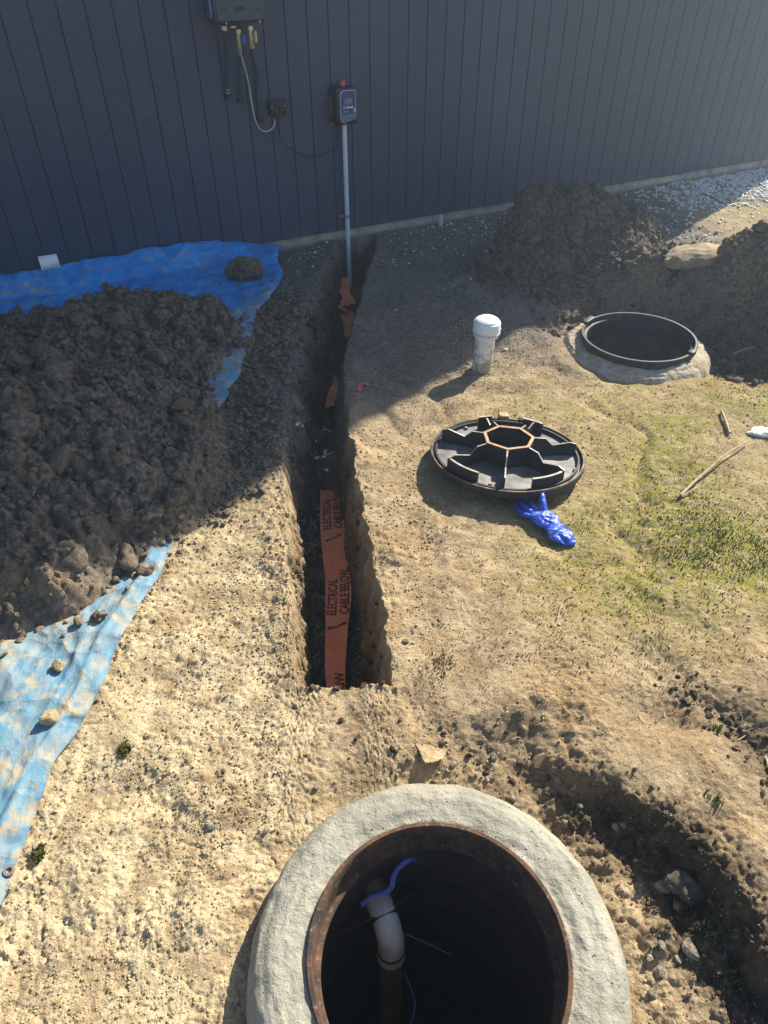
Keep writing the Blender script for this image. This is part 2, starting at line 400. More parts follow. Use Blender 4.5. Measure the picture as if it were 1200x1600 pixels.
def scatter(name, xyz, size, mat, seed, sub=1, flat=.75, smooth=False, tilt=.5, parent=None, label=None, cat=None, nvar=10):
    """many small lumps joined into one mesh"""
    rs = np.random.default_rng(seed); Vs = []; Fs = []; base = 0; n = len(xyz)
    pool = []
    for i in range(nvar):
        m = rock_mesh('tmp', sub, seed*31+i, .5, flat); co = np.empty(len(m.vertices)*3, np.float32); m.vertices.foreach_get('co', co)
        fi = np.empty(len(m.polygons)*3, np.int32); m.polygons.foreach_get('vertices', fi); pool.append((co.reshape(-1, 3), fi.reshape(-1, 3))); bpy.data.meshes.remove(m)
    pick = rs.integers(0, nvar, n); ang = rs.uniform(0, 6.283, n); tx = rs.normal(0, tilt, n)
    for i in range(nvar):
        m = np.where(pick == i)[0]
        if not len(m): continue
        co, fi = pool[i]; ca, sa = np.cos(ang[m])[:, None], np.sin(ang[m])[:, None]; ct, st = np.cos(tx[m])[:, None], np.sin(tx[m])[:, None]
        X = co[None, :, 0]; Y = co[None, :, 1]*ct-co[None, :, 2]*st; Z = co[None, :, 1]*st+co[None, :, 2]*ct
        P = np.stack([X*ca-Y*sa, X*sa+Y*ca, Z], -1)*size[m][:, None, None]+xyz[m][:, None, :]
        Vs.append(P.reshape(-1, 3)); Fs.append((fi[None]+(np.arange(len(m))*len(co))[:, None, None]+base).reshape(-1, 3)); base += len(m)*len(co)
    o = link(name, mesh_np(name, np.concatenate(Vs), np.concatenate(Fs), smooth), mat, parent)
    tag(o, label, cat, kind='stuff'); return o

M_CLAY = soil('dark_clay', (.078, .065, .055), (.142, .117, .094), (.27, .215, .155))
_t = M_CLAY.node_tree; _b = _t.nodes['Principled BSDF']; _src = _b.inputs['Base Color'].links[0].from_socket
_g = _t.nodes.new('ShaderNodeNewGeometry'); _n = _t.nodes.new('ShaderNodeTexNoise'); _n.inputs['Scale'].default_value = 4.5; _n.inputs['Detail'].default_value = 5; _t.links.new(_g.outputs['Position'], _n.inputs['Vector'])
_r = _t.nodes.new('ShaderNodeMapRange'); _r.interpolation_type = 'SMOOTHSTEP'; _r.inputs[1].default_value = .52; _r.inputs[2].default_value = .68; _r.inputs[4].default_value = .6; _t.links.new(_n.outputs[0], _r.inputs[0])
_m = _t.nodes.new('ShaderNodeMix'); _m.data_type = 'RGBA'; _t.links.new(_r.outputs[0], _m.inputs[0]); _t.links.new(_src, _m.inputs[6]); _m.inputs[7].default_value = (.20, .145, .085, 1); _t.links.new(_m.outputs[2], _b.inputs['Base Color'])
M_CLAYB = soil('brown_clay', (.050, .041, .033), (.105, .085, .066), (.22, .185, .14), stone=(.42, .41, .38))
M_TANC = soil('tan_clods', (.24, .17, .09), (.39, .295, .165), (.57, .47, .29))
M_PALEC = soil('pale_crumbs', (.28, .21, .11), (.46, .365, .21), (.62, .52, .33))
M_DARKC = soil('dark_crumbs', (.03, .022, .016), (.075, .055, .038), (.16, .12, .08))
M_GREYR = soil('grey_stone', (.12, .105, .08), (.24, .21, .165), (.37, .33, .26))

# ------------------------------------------------------------------ house
house = thing('house', 'dark charcoal timber clad house wall with vertical grooves and concrete base', 'house', tuple(N*WD), YAW)
k = NT('charcoal_cladding'); p = k.obj(); geo = k.pos()
gr = k.noise(k.map(p, (6, 6, 330)), 1, 3, .6); big = k.noise(geo, 1.3, 4)
rndo = k.n('ObjectInfo').outputs['Random']
c = k.mix(k.mr(gr, .3, .7), (.030, .039, .072), (.052, .066, .112)); c = k.mix(k.mr(big, .35, .7, 0, .45), c, (.060, .077, .126))
c = k.mix(k.mr(rndo, 0, 1, 0, .25, False), c, (.032, .041, .074))
sep = k.n('SeparateXYZ'); k.l(geo, sep.inputs[0])
low = k.math('MULTIPLY', k.mr(sep.outputs[2], .35, .08), k.mr(k.noise(geo, 14, 5, .7), .45, .72))
c = k.mix(k.math('MULTIPLY', low, .55), c, (.13, .115, .095))
M_CLAD = k.done(c, k.mr(gr, .2, .8, .32, .48), k.bump(gr, .35, .003), spec=.5)
k = NT('foundation_concrete'); p = k.pos(); n1 = k.noise(p, 7, 6, .65); n2 = k.noise(p, 60, 4)
c = k.mix(k.mr(n1, .35, .65), (.24, .22, .175), (.42, .40, .33)); c = k.mix(k.mr(n2, .55, .75, 0, .5), c, (.14, .125, .10))
sep = k.n('SeparateXYZ'); k.l(p, sep.inputs[0]); c = k.mix(k.math('MULTIPLY', k.mr(sep.outputs[2], .035, -.01), k.mr(n1, .3, .6, .3, 1.)), c, (.10, .085, .065))
M_FND = k.done(c, .9, k.bump(k.math('ADD', n1, k.math('MULTIPLY', n2, .4)), .5, .008))
M_ROOF = simple('roof_steel', (.05, .052, .06), .5)
I0, I1 = -31, 32; WH = 7.4; ZB = .08
b = MB(); wbd = GS-.0065
b.box((wbd/2, .006, (WH+ZB)/2), (wbd, .012, WH-ZB), .0018, 1); bme = b.mesh('cladding_board', 30); bme.materials.append(M_CLAD)
for i in range(I0, I1):
    link('cladding_board', bme, None, house, ((i+GOFF)*GS+.00375, -.0105, 0))
sx0, sx1 = (I0+GOFF)*GS, (I1+GOFF)*GS
MB().box(((sx0+sx1)/2, .0145, (WH+ZB)/2), (sx1-sx0, .030, WH-ZB-.004)).build('backing_sheet', M_CLAD, house)
MB().box(((sx0+sx1)/2, .2, -.11), (sx1-sx0-.01, .38, .37), .006, 2).build('concrete_base', M_FND, house)
for x in (sx0+.04, sx1-.04):
    MB().box((x, 3.0, (WH+ZB)/2), (.08, 5.9, WH-ZB-.01)).build('side_wall', M_CLAD, house)
MB().box(((sx0+sx1)/2, 6.0, (WH+ZB)/2), (sx1-sx0, .08, WH-ZB-.01)).build('rear_wall', M_CLAD, house)
MB().box(((sx0+sx1)/2, 3.02, WH+.06), (sx1-sx0+.02, 6.06, .1), .01, 1).build('roof', M_ROOF, house)

M_WHITE = simple('white_plastic', (.74, .76, .76), .35, var=.06, sc=8, dirt=(.45, .42, .36), dirt_amt=.25)
M_BLACK = simple('black_plastic', (.018, .019, .021), .38, var=.3)
M_BRASS = simple('plated_brass', (.55, .50, .38), .35, .7, .3, 60)
M_LAG = simple('pipe_lagging', (.045, .055, .075), .6, var=.3, sc=50)
M_BLUEH = simple('blue_handle', (.02, .10, .42), .4, var=.2)
M_YEL = simple('yellow_handle', (.62, .45, .18), .4, var=.2)
M_CASE = simple('heater_casing', (.055, .068, .095), .38, var=.12, sc=6)
M_STEEL = simple('zinc_steel', (.45, .45, .45), .35, .8, .3, 80)
def wall_thing(name, label, cat, s, z, group=None):
    return thing(name, label, cat, tuple(N*WD+T*s+np.array([0, 0, z])), YAW, group)
def loc(p, s, z): return (p[0]-s, p[1], p[2]-z)
def oval_prism(w, h, r, y0, y1, n=6, cut=0):       # rounded rect outline facing -y
    pts = []
    for cx, cz, a0 in ((w/2-r, h/2-r, 0), (-w/2+r, h/2-r, 90), (-w/2+r, -h/2+r, 180), (w/2-r, -h/2+r, 270)):
        for i in range(n+1):
            a = math.radians(a0+90*i/n); pts.append((cx+r*math.cos(a), cz+r*math.sin(a)))
    nn = len(pts); v = [(x, y0, z) for x, z in pts]+[(x, y1, z) for x, z in pts]
    f = [tuple(range(nn)), tuple(range(nn, 2*nn))[::-1]]+[(i, nn+i, nn+(i+1) % nn, (i+1) % nn) for i in range(nn)]
    return v, f

# ---- gas water heater
hs, hz = 1.57, 1.44
heat = wall_thing('water_heater', 'dark grey wall mounted gas water heater with brass valves and pipes below', 'water heater', hs, hz)
MB().box((0.005, -.095, .30), (.325, .185, .58), .022, 3).build('casing', M_CASE, heat)
v, f = oval_prism(.285, .545, .025, -.2035, -.186); MB().add([(x, y, z+.30) for x, y, z in v], f).build('front_cover', M_CASE, heat)
for x in (-.1, .1):
    mb = MB()
    for i in range(3): mb.box((x, -.2045, .075+.006*i), (.035, .003, .002))
    mb.build('vent_slot', M_BLACK, heat)
MB().box((0, -.2045, .085), (.06, .0024, .022), .001, 1).build('badge', M_BLACK, heat)
MB().box((-.159, -.13, .12), (.003, .03, .16)).build('rating_label', simple('label_blue', (.25, .42, .62), .4, sc=60), heat)
for x, y, z in ((-.09, -.19, .015), (.12, -.19, .017), (-.1585, -.06, .06)):
    MB().tube([(x, y, z), (x, y-.006, z)], .006, 10).build('screw', M_STEEL, heat)
def hp(x, y, o): return loc(W(x, y, o), hs, hz)
def fitting(path, radii, mat, name, par):
    return MB().tube(path, radii, 12).build(name, mat, par)
# left pipe
a = hp(351, 40, .13); e = hp(357, 156, .03)
pp = MB(); pp.tube(spline([a, hp(352, 60, .12), hp(354, 110, .06), e], 6), .011, 12); left_pipe = pp.build('pipe', M_LAG, heat)
fitting([hp(350, 40, .14), hp(350.5, 47, .138)], .020, M_BRASS, 'union_nut', left_pipe)
fitting([hp(351, 46, .135), hp(351.5, 56, .128)], .016, M_LAG, 'adaptor', left_pipe)
for q in (138, 143, 148, 153): fitting([hp(356.2, q, .038), hp(356.5, q+3, .036)], .017, M_STEEL if q in (138, 143) else M_LAG, 'compression_nut', left_pipe)
# middle pipe with blue handle
mp = MB().tube(spline([hp(374, 60, .12), hp(375, 90, .1), hp(376, 130, .06), hp(376.5, 160, .03)], 6), .012, 12).build('pipe', M_LAG, heat)
fitting([hp(376.3, 156, .03), hp(376.5, 161, .03)], .024, M_BLACK, 'elbow', mp)
vb = MB(); vb.tube([hp(372, 46, .14), hp(372.3, 52, .14)], .017, 8); vb.tube([hp(372.3, 51, .14), hp(373, 60, .135), hp(374, 72, .128)], [.011, .016, .014], 10)
vb.tube([hp(374, 72, .128), hp(375, 80, .12)], .015, 8); vb.tube([hp(375, 80, .12), hp(375.4, 86, .115)], .011, 8)
mv = vb.build('valve', M_BRASS, heat)
MB().box(Vector(hp(381, 61, .16)), (.020, .014, .045), .004, 2).build('handle', M_BLUEH, mv)
# right pipe with yellow handle
rp = MB().tube(spline([hp(393, 60, .12), hp(395, 90, .09), hp(402, 115, .05), hp(404, 150, .035), hp(407, 188, .03)], 6), .012, 12).build('pipe', M_LAG, heat)
fitting([hp(403.5, 140, .037), hp(404.5, 158, .035)], .017, M_LAG, 'coupling', rp)
fitting([hp(407, 185, .03), hp(407.3, 191, .03)], .024, M_BLACK, 'elbow', rp)
vb = MB(); vb.tube([hp(390, 40, .14), hp(391, 48, .14)], .019, 8); vb.tube([hp(391, 48, .14), hp(392, 58, .135), hp(393, 68, .13)], [.012, .017, .015], 10)
vb.tube([hp(393, 68, .13), hp(393.5, 75, .125)], .018, 8); rv = vb.build('valve', M_BRASS, heat)
MB().box(Vector(hp(399.5, 57, .16)), (.017, .014, .06), .004, 2).build('handle', M_YEL, rv)
MB().box(Vector(hp(364, 42, .15)), (.034, .02, .014), .003, 1).build('drain_plug', M_BRASS, heat)

# ---- weatherproof double socket
ss, sz = 1.808, .957
sock = wall_thing('power_socket', 'black weatherproof double power socket on the wall below the water heater', 'power socket', ss, sz)
MB().box((0, -.03, 0), (.115, .055, .088), .008, 2).build('box', M_BLACK, sock)
MB().box((-.002, -.055, .045), (.12, .07, .008), .003, 2, Matrix.Rotation(.15, 3, 'X')).build('hood', simple('hood_plastic', (.05, .06, .09), .35), sock)
for x in (-.018, .018):
    MB().tube([(x, -.057, -.004), (x, -.064, -.004)], .014, 16).build('outlet', simple('outlet_grey', (.05, .052, .055), .4), sock)
for x in (-.045, .045): MB().tube([(x, -.057, .012), (x, -.061, .012)], .0045, 8).build('screw', M_STEEL, sock)
for x in (-.01, .022): MB().box((x, -.058, -.036), (.006, .003, .004)).build('indicator', M_STEEL, sock)
cab = MB().tube(spline([W(377, 85, .11), W(381, 100, .1), W(388, 128, .06), W(393, 158, .04), W(398, 184, .03), W(405, 200, .03), W(413, 205, .03), W(422, 203.5, .03), W(428, 197, .03), W(429.5, 187, .03)], 8), .0042, 8)
tag(cab.build('power_cable', simple('white_cable', (.55, .55, .53), .45), None, loc=tuple(N*WD), rot=(0, 0, YAW)), 'white cable looping from the water heater down to the black power socket', 'cable')
cab = MB().tube(spline([W(434, 182, .03), W(436, 196, .025), W(438, 214, .02), W(446, 227, .016), W(460, 234, .016), W(476, 243, .016), W(492, 245, .016), W(508, 239, .016), W(521, 236, .02), W(526, 233, .025), W(527, 222, .03), W(527, 190, .04)], 8), .0036, 8)
tag(cab.build('power_cable', simple('black_cable', (.012, .013, .016), .4), None, loc=tuple(N*WD), rot=(0, 0, YAW)), 'thin black cable sagging across the wall from socket to alarm controller', 'cable')

# ---- alarm controller
cs, cz = 2.285, .935
ctl = wall_thing('pump_controller', 'dark alarm control box with display, buttons and red beacon on the wall', 'control box', cs, cz)
MB().box((.005, -.055, .005), (.155, .11, .225), .014, 3).build('enclosure', M_BLACK, ctl)
MB().box((-.078, -.03, 0), (.02, .05, .2), .004, 2).build('side_bracket', M_BLACK, ctl)
MB().box((-.0895, -.035, .005), (.003, .012, .11), .001, 1).build('side_label', simple('side_label_grey', (.22, .27, .36), .4), ctl)
MB().box((-.082, -.03, -.105), (.014, .03, .02), .005, 2).build('cable_gland', simple('tan_gland', (.30, .25, .2), .5), ctl)
def panel(w, h, y, d):                    # rounded panel whose lower edge rises to the right
    pts = []
    for cx, cz2, a0, r in ((w/2, h/2, 0, .014), (-w/2, h/2, 90, .028), (-w/2, -h/2, 180, .03), (w/2, -h/2+.02, 270, .016)):
        sx = -1 if cx > 0 else 1; sz2 = -1 if cz2 > 0 else 1
        for i in range(7):
            a = math.radians(a0+15*i); pts.append((cx+sx*r+r*math.cos(a), cz2+sz2*r+r*math.sin(a)))
    nn = len(pts); v = [(x, y, z) for x, z in pts]+[(x, y+d, z) for x, z in pts]
    return v, [tuple(range(nn)), tuple(range(nn, 2*nn))[::-1]]+[(i, nn+i, nn+(i+1) % nn, (i+1) % nn) for i in range(nn)]
v, f = panel(.118, .196, -.114, .006); MB().add(v, f).build('face_border', simple('pale_border', (.50, .55, .68), .35, var=.05), ctl, loc=(.012, 0, .004))
v, f = panel(.110, .188, -.1155, .003); MB().add(v, f).build('face_plate', simple('purple_face', (.055, .055, .17), .35, var=.08), ctl, loc=(.012, 0, .004))
mt = MB().box((.012, -.1163, -.063), (.106, .002, .030), .0007, 1).build('lower_band', simple('teal_band', (.07, .22, .33), .35), ctl)
MB().box((.012, -.1163, -.0455), (.106, .002, .003)).build('band_line', simple('teal_line', (.12, .36, .45), .35), ctl)
MB().tube([(-.022, -.1172, -.063), (-.022, -.1178, -.063)], .005, 14).build('emblem', simple('emblem_navy', (.04, .05, .14), .4), ctl)
MB().box((.012, -.1175, .038), (.052, .004, .031), .0015, 1).build('display_frame', simple('display_frame', (.30, .36, .42), .3), ctl)
MB().box((.010, -.1195, .038), (.044, .002, .024)).build('display', simple('lcd', (.16, .20, .17), .2), ctl)
for i, x in enumerate((-.018, .010, .037)):
    MB().box((x, -.1175, -.0015), (.023, .004, .014), .002, 2).build('button', simple('button_teal' if i == 0 else 'button_white', (.25, .40, .48) if i == 0 else (.62, .64, .78), .35), ctl)
MB().box((.060, -.1165, -.022), (.016, .002, .026), .0008, 1).build('corner_flash', simple('flash_blue', (.42, .50, .68), .35), ctl)
mt = MB(); xs_ = -.026
for wd_ in (.006, .004, .005, .004, .005, .004, .004): mt.box((xs_+wd_/2, -.1168, -.026), (wd_*.8, .001, .006)); xs_ += wd_+.0005
mt.build('printed_mark', simple('print_pink', (.55, .42, .52), .5), ctl)
mt = MB(); xs_ = -.026
for wd_ in (.010, .004, .008, .006, .012, .006, .008): mt.box((xs_+wd_/2, -.1168, .0155), (wd_*.8, .001, .003)); xs_ += wd_+.001
mt.build('printed_mark', simple('print_grey', (.40, .36, .50), .5), ctl)
mt = MB(); xs_ = -.008
for wd_ in (.010, .007, .009, .006, .010): mt.box((xs_+wd_/2, -.1177, -.063), (wd_*.85, .001, .004)); xs_ += wd_+.001
mt.build('printed_mark', simple('print_blue', (.10, .14, .32), .5), ctl)
mt = MB(); mt.tube([(.0, -.055, .115), (.0, -.055, .122)], .026, 20); bc = mt.build('beacon_base', M_BLACK, ctl)
mt = MB(); mt.lathe([(.0, .038), (.010, .038), (.017, .034), (.019, .028), (.0185, .004), (.0, .004)], 24, (.0, -.055, .118)); mt.build('beacon', simple('red_lens', (.55, .02, .06), .15, var=.1, spec=.7), ctl)
# conduit
cp0 = W(537.5, 192, .06); cp1 = W(541.5, 380, .06)
cond = wall_thing('conduit_pipe', 'pale grey upright conduit running from the control box into the trench', 'conduit', cp0[0], 0)
MB().tube([(0, -.062, .845), (-.001, -.062, .4), (0, -.062, -.36)], .0165, 20).build('pipe', simple('pale_conduit', (.56, .62, .70), .4, var=.08, sc=6, dirt=(.3, .28, .24), dirt_amt=.1), cond)
MB().tube([(0, -.062, .812), (0, -.062, .838)], .0195, 20).build('collar', simple('collar_cream', (.55, .52, .47), .45), cond)
mt = MB(); mt.tube([(0, -.062, .188), (0, -.062, .206)], .0205, 20); mt.box((-.035, -.045, .197), (.05, .012, .012), .002, 1); cl = mt.build('clamp', M_STEEL, cond)
MB().tube([(-.055, -.05, .197), (-.055, -.066, .197)], .008, 8).build('bolt', M_STEEL, cl)

# ---- low vent cover and stub pipe
vs = wall_thing('vent_cover', 'white curved plastic vent cover low on the wall above the blue tarp', 'vent cover', .135, .16)
pts = [(-.0, .075), (-.025, .073), (-.047, .058), (-.055, .03), (-.056, -.02), (-.05, -.055), (-.036, -.066), (.0, -.068)]
mb = MB(); n_ = len(pts); v = [(x, y, z) for x in (-.058, .058) for y, z in pts]
mb.add(v, [tuple(range(n_)), tuple(range(n_, 2*n_))[::-1]]+[(i, n_+i, n_+i+1, i+1) for i in range(n_-1)])
mb.build('cover', M_WHITE, vs, 50)
MB().box((0, -.0565, .012), (.055, .003, .003)).build('slot', simple('slot_grey', (.3, .34, .4), .5), vs)
for x in (-.038, .042): MB().tube([(x, -.056, .012), (x, -.059, .012)], .0045, 8).build('screw', M_BLACK, vs)
MB().box((.01, -.0525, -.05), (.014, .003, .007)).build('tab', simple('tab_grey', (.25, .28, .33), .5), vs)
st = MB().tube([(0, -.035, -.12), (0, -.035, .078)], .016, 16)
tag(st.build('pipe_stub', simple('stub_white', (.58, .64, .72), .4), None, loc=tuple(N*WD+T*3.135), rot=(0, 0, YAW)), 'short white pipe stub standing against the concrete base left of the soil mound', 'pipe')

# ------------------------------------------------------------------ tarp
tz = .012
TE = [(5.46, -.76), (5.22, -.77), (4.9, -.70), (4.6, -.715), (4.3, -.80), (3.93, -.785), (3.46, -.78), (3.13, -.835), (2.7, -.845), (2.35, -.84), (1.93, -.86), (1.67, -.90), (1.4, -.915), (1.28, -.93), (1.17, -.965), (1.0, -.965), (.73, -.97), (.3, -1.03)]
TYs = np.array([q[0] for q in TE][::-1]); TXs = np.array([q[1] for q in TE][::-1])
NA, NB_ = 420, 190
aa = np.linspace(.35, 5.44, NA); bb = np.linspace(0, 1, NB_)**1.25
X0 = np.interp(aa, TYs, TXs)+.012*fbm(aa*9, aa*0, 3, 301)
TX = X0[:, None]-bb[None, :]*(3.5+X0[:, None]); TY = np.repeat(aa[:, None], NB_, 1)
ymax = (WD-.03-N[0]*TX)/N[1]                       # stop at the wall
TY = .35+(TY-.35)*(np.minimum(ymax, 5.44)-.35)/(5.44-.35)
q = WD-(N[0]*TX+N[1]*TY)
lift = (.115+.02*fbm(TX*4, TY*0, 2, 303))*sst(.22, .035, q)*sst(-.75, -1.35, TX)+.03*sst(.5, .15, q)
du = X0[:, None]-TX
wr = .012*np.abs(fbm(TX*2.5+TY*1.2, TY*1.6, 4, 305))+.035*np.clip(.35-np.abs(fbm(TX*2.2+.6*TY, TY*1.3-TX*.4, 2, 307)), 0, 1)+.03*np.clip(.22-np.abs(fbm(TX*5+2*TY, TY*4-TX*2, 2, 315)), 0, 1)+.006*fbm(TX*14, TY*14, 2, 309)
fold = .009*np.exp(-((du-.075-.03*fbm(TY*2, TY*0, 2, 311))/.010)**2)+.006*np.exp(-((du-.12-.02*fbm(TY*3, TY*0, 2, 312))/.008)**2)-.004*sst(.07, .03, du)
TZ = ground_h(TX, TY, False)[0]+.022+wr+fold*sst(2.6, 1.8, TY)+lift-.010*np.exp(-(du/.02)**2)
dust = np.clip(.30+.35*sst(.35, .05, du)*sst(2.8, 3.6, TY)*sst(5.0, 4.4, TY)+.95*sst(2.4, 1.6, TY)+.25*sst(4.6, 3.6, TY)+.25*fbm(TX*3, TY*3, 3, 313), 0, 1)
idx = np.arange(TX.size).reshape(TX.shape)
F = np.stack([idx[:-1, :-1], idx[1:, :-1], idx[1:, 1:], idx[:-1, 1:]], -1).reshape(-1, 4)
k = NT('blue_tarp'); p = k.pos()
n1 = k.noise(p, 6, 6, .65); n2 = k.noise(p, 38, 5, .7); n3 = k.noise(k.map(p, (30, 8, 8)), 1, 4, .6)
c = k.mix(k.mr(n1, .3, .7), (.010, .165, .50), (.02, .27, .68))
dfac = k.math('ADD', k.math('MULTIPLY', k.attr('dust'), .9), k.math('MULTIPLY', k.math('SUBTRACT', n2, .5), 1.1), True)
dfac = k.mr(dfac, .25, .95, 0, .85)
c = k.mix(dfac, c, k.mix(k.mr(n3, .35, .65), (.10, .21, .25), (.25, .27, .215)))
c = k.mix(k.math('MULTIPLY', k.mr(k.noise(p, 17, 6, .7), .50, .64), k.mr(k.attr('dust'), .2, .7, .35, 1.)), c, (.33, .28, .19))
wv = k.n('TexWave', wave_type='BANDS', bands_direction='X'); k.l(p, wv.inputs[0]); wv.inputs['Scale'].default_value = 110
wv2 = k.n('TexWave', wave_type='BANDS', bands_direction='Y'); k.l(p, wv2.inputs[0]); wv2.inputs['Scale'].default_value = 110
nb = k.bump(k.noise(k.map(p, (26, 12, 12)), 1, 5, .6), .5, .012); wp = k.n('VectorMath', operation='ADD'); k.l(p, wp.inputs[0]); nq = k.n('TexNoise'); k.l(p, nq.inputs[0]); nq.inputs['Scale'].default_value = 4; sc_ = k.n('VectorMath', operation='SCALE'); k.l(nq.outputs[1], sc_.inputs[0]); sc_.inputs['Scale'].default_value = .25; k.l(sc_.outputs[0], wp.inputs[1])
nb = k.bump(k.vor(wp.outputs[0], 6.5), .55, .05, nb); nb = k.bump(k.vor(wp.outputs[0], 17), .45, .018, nb)
nb = k.bump(n2, .45, .006, nb); nb = k.bump(k.math('ADD', wv.outputs[1], wv2.outputs[1]), .15, .001, nb)
M_TARP = k.done(c, k.mr(dfac, 0, .85, .4, .8), nb, spec=.35)
tarp = link('tarpaulin', mesh_np('tarpaulin', np.stack([TX, TY, TZ], -1).reshape(-1, 3), F, True, {'dust': dust.ravel()}), M_TARP)
tag(tarp, 'blue plastic tarp spread under the dark spoil heap beside the wall', 'tarp')
def tarp_z(x, y):
    i = np.argmin((TX-x)**2+(TY-y)**2); return float(TZ.flat[i])
for px, py in ((13, 1359),):
    g = G(px, py, .02); MB().lathe([(.008, .001), (.008, .004), (.014, .004), (.015, .0)], 24, (g[0], g[1], tarp_z(g[0], g[1])+.004)).build('eyelet', simple('eyelet_metal', (.35, .27, .2), .5, .5), tarp)

# ------------------------------------------------------------------ heaps
CLODS = [rock_mesh('clod', 4 if i < 5 else 3, 500+i, .6, .78, M_CLAY, True, i % 2 == 1) for i in range(14)]
CLODB = [rock_mesh('clod', 3, 540+i, .55, .75, M_CLAYB) for i in range(10)]
CLODT = [rock_mesh('clod', 3, 570+i, .55, .75, M_TANC) for i in range(10)]
def heap(name, label, poly, hfun, mat, step, seed, clods, nclod, csize, nstuff, ssize, lump, label_cat='dirt heap', ground=ground_h, clodbias=None, edge=.02):
    P = np.array(poly); x0, y0 = P.min(0)-.08; x1, y1 = P.max(0)+.08
    X, Y = np.meshgrid(np.arange(x0, x1, step), np.arange(y0, y1, step))
    root = thing(name, label, label_cat, (float(P[:, 0].mean()), float(P[:, 1].mean()), 0))
    def full(X, Y):
        d = polydist(X, Y, poly)+.05*fbm(X*5, Y*5, 4, seed+1)
        h = hfun(X, Y, d)
        m = sst(0, .10, d)
        h = h+m*lump*(.055*bumps(X*5+.4*fbm(X*6, Y*6, 2, seed), Y*5, seed+2, .6)+.050*bumps(X*11+.3*fbm(X*9, Y*9, 2, seed), Y*11, seed+5, .7)+.046*bumps(X*23, Y*23, seed+8, .8)+.028*bumps(X*50, Y*50, seed+11, .85)+.03*fbm(X*12, Y*12, 4, seed+14, .6)+.006*fbm(X*90, Y*90, 2, seed+19))
        return d, ground(X, Y, False)[0]+h
    d, Z = full(X, Y)
    idx = np.arange(X.size).reshape(X.shape)
    F = np.stack([idx[:-1, :-1], idx[:-1, 1:], idx[1:, 1:], idx[1:, :-1]], -1).reshape(-1, 4)
    ok = (d > -.03).ravel(); F = F[ok[F].all(1)]
    Z = Z-.05*sst(.0, -.03, d)
    lx, ly = root.location.x, root.location.y
    V = np.stack([X-lx, Y-ly, Z], -1).reshape(-1, 3)
    link('soil', mesh_np('soil', V, F, True), mat, root)
    rs = np.random.default_rng(seed)
    n = max(nclod*30, 3000)
    cx = rs.uniform(x0, x1, n); cy = rs.uniform(y0, y1, n); dd, zz = full(cx, cy)
    ok = np.where(dd > .01)[0]
    if clodbias is not None: ok = ok[rs.uniform(size=len(ok)) < clodbias(cx[ok], cy[ok], dd[ok])]
    ok = ok[:nclod]
    for i in ok:
        sz = csize[0]+(csize[1]-csize[0])*rs.uniform()**3
        o = link('clod', clods[rs.integers(len(clods))], None, root, (cx[i]-lx, cy[i]-ly, zz[i]+sz*.15), (rs.uniform(-.6, .6), rs.uniform(-.6, .6), rs.uniform(0, 6.28)))
        o.scale = (sz, sz*rs.uniform(.75, 1.1), sz*rs.uniform(.7, 1.05))
    n = nstuff*3; cx = rs.uniform(x0, x1, n); cy = rs.uniform(y0, y1, n); dd, zz = full(cx, cy); ok = np.where(dd > -edge)[0][:nstuff]
    sz = ssize[0]+(ssize[1]-ssize[0])*rs.uniform(size=len(ok))**3
    scatter('crumb', np.stack([cx[ok]-lx, cy[ok]-ly, zz[ok]+sz*.3], -1), sz, mat, seed+40, 1, .8, False, .6, root)
    return root, full

HP = [(-3.4, 3.9), (-2.5, 4.1), (-2.1, 4.25), (-1.75, 4.45), (-1.25, 4.45), (-.95, 4.35), (-.80, 3.95), (-.84, 3.62), (-.90, 3.38), (-.80, 3.12), (-.70, 2.8), (-.68, 2.45), (-.78, 2.2), (-.86, 2.05), (-.95, 1.9), (-1.05, 1.74), (-1.3, 1.55), (-1.6, 1.38), (-2.4, 1.3), (-3.4, 1.6)]
def hp_h(X, Y, d):
    dome = .345*(1-np.exp(-(np.clip(d, 0, 9)/.36)**1.15))
    v = 1-.40*np.exp(-((Y-3.18-.25*(X+1.2))/.22)**2)
    v = v*(1-.42*sst(3.0, 3.6, Y))*(1-.35*sst(-1.5, -2.3, X)*sst(2.9, 3.6, Y))*(1+.16*fbm(X*1.6, Y*1.6, 3, 401))
    return dome*v
spoil, spoil_f = heap('spoil_heap', 'large heap of dark wet clay clods piled on the blue tarp', HP, hp_h, M_CLAY, .0098, 400, CLODS, 258, (.018, .085), 12000, (.005, .022), 1.0,
    clodbias=lambda x, y, d: np.where(x > -1.05-.36*np.clip(y, 0, 5), 1., .12))
rs = np.random.default_rng(19); fp = np.array([(-.80, 2.2), (-.88, 2.05), (-.97, 1.88), (-1.06, 1.70), (-1.3, 1.5), (-1.62, 1.33)])
CLODL = [rock_mesh('clod', 3, 600+i, .9, .7, soil('lit_clay', (.10, .075, .05), (.19, .145, .095), (.32, .25, .17)) if i == 0 else bpy.data.materials['lit_clay'], True, i % 2 == 0) for i in range(6)]  # lighter copy of the heap clay, sunlight put into its colour
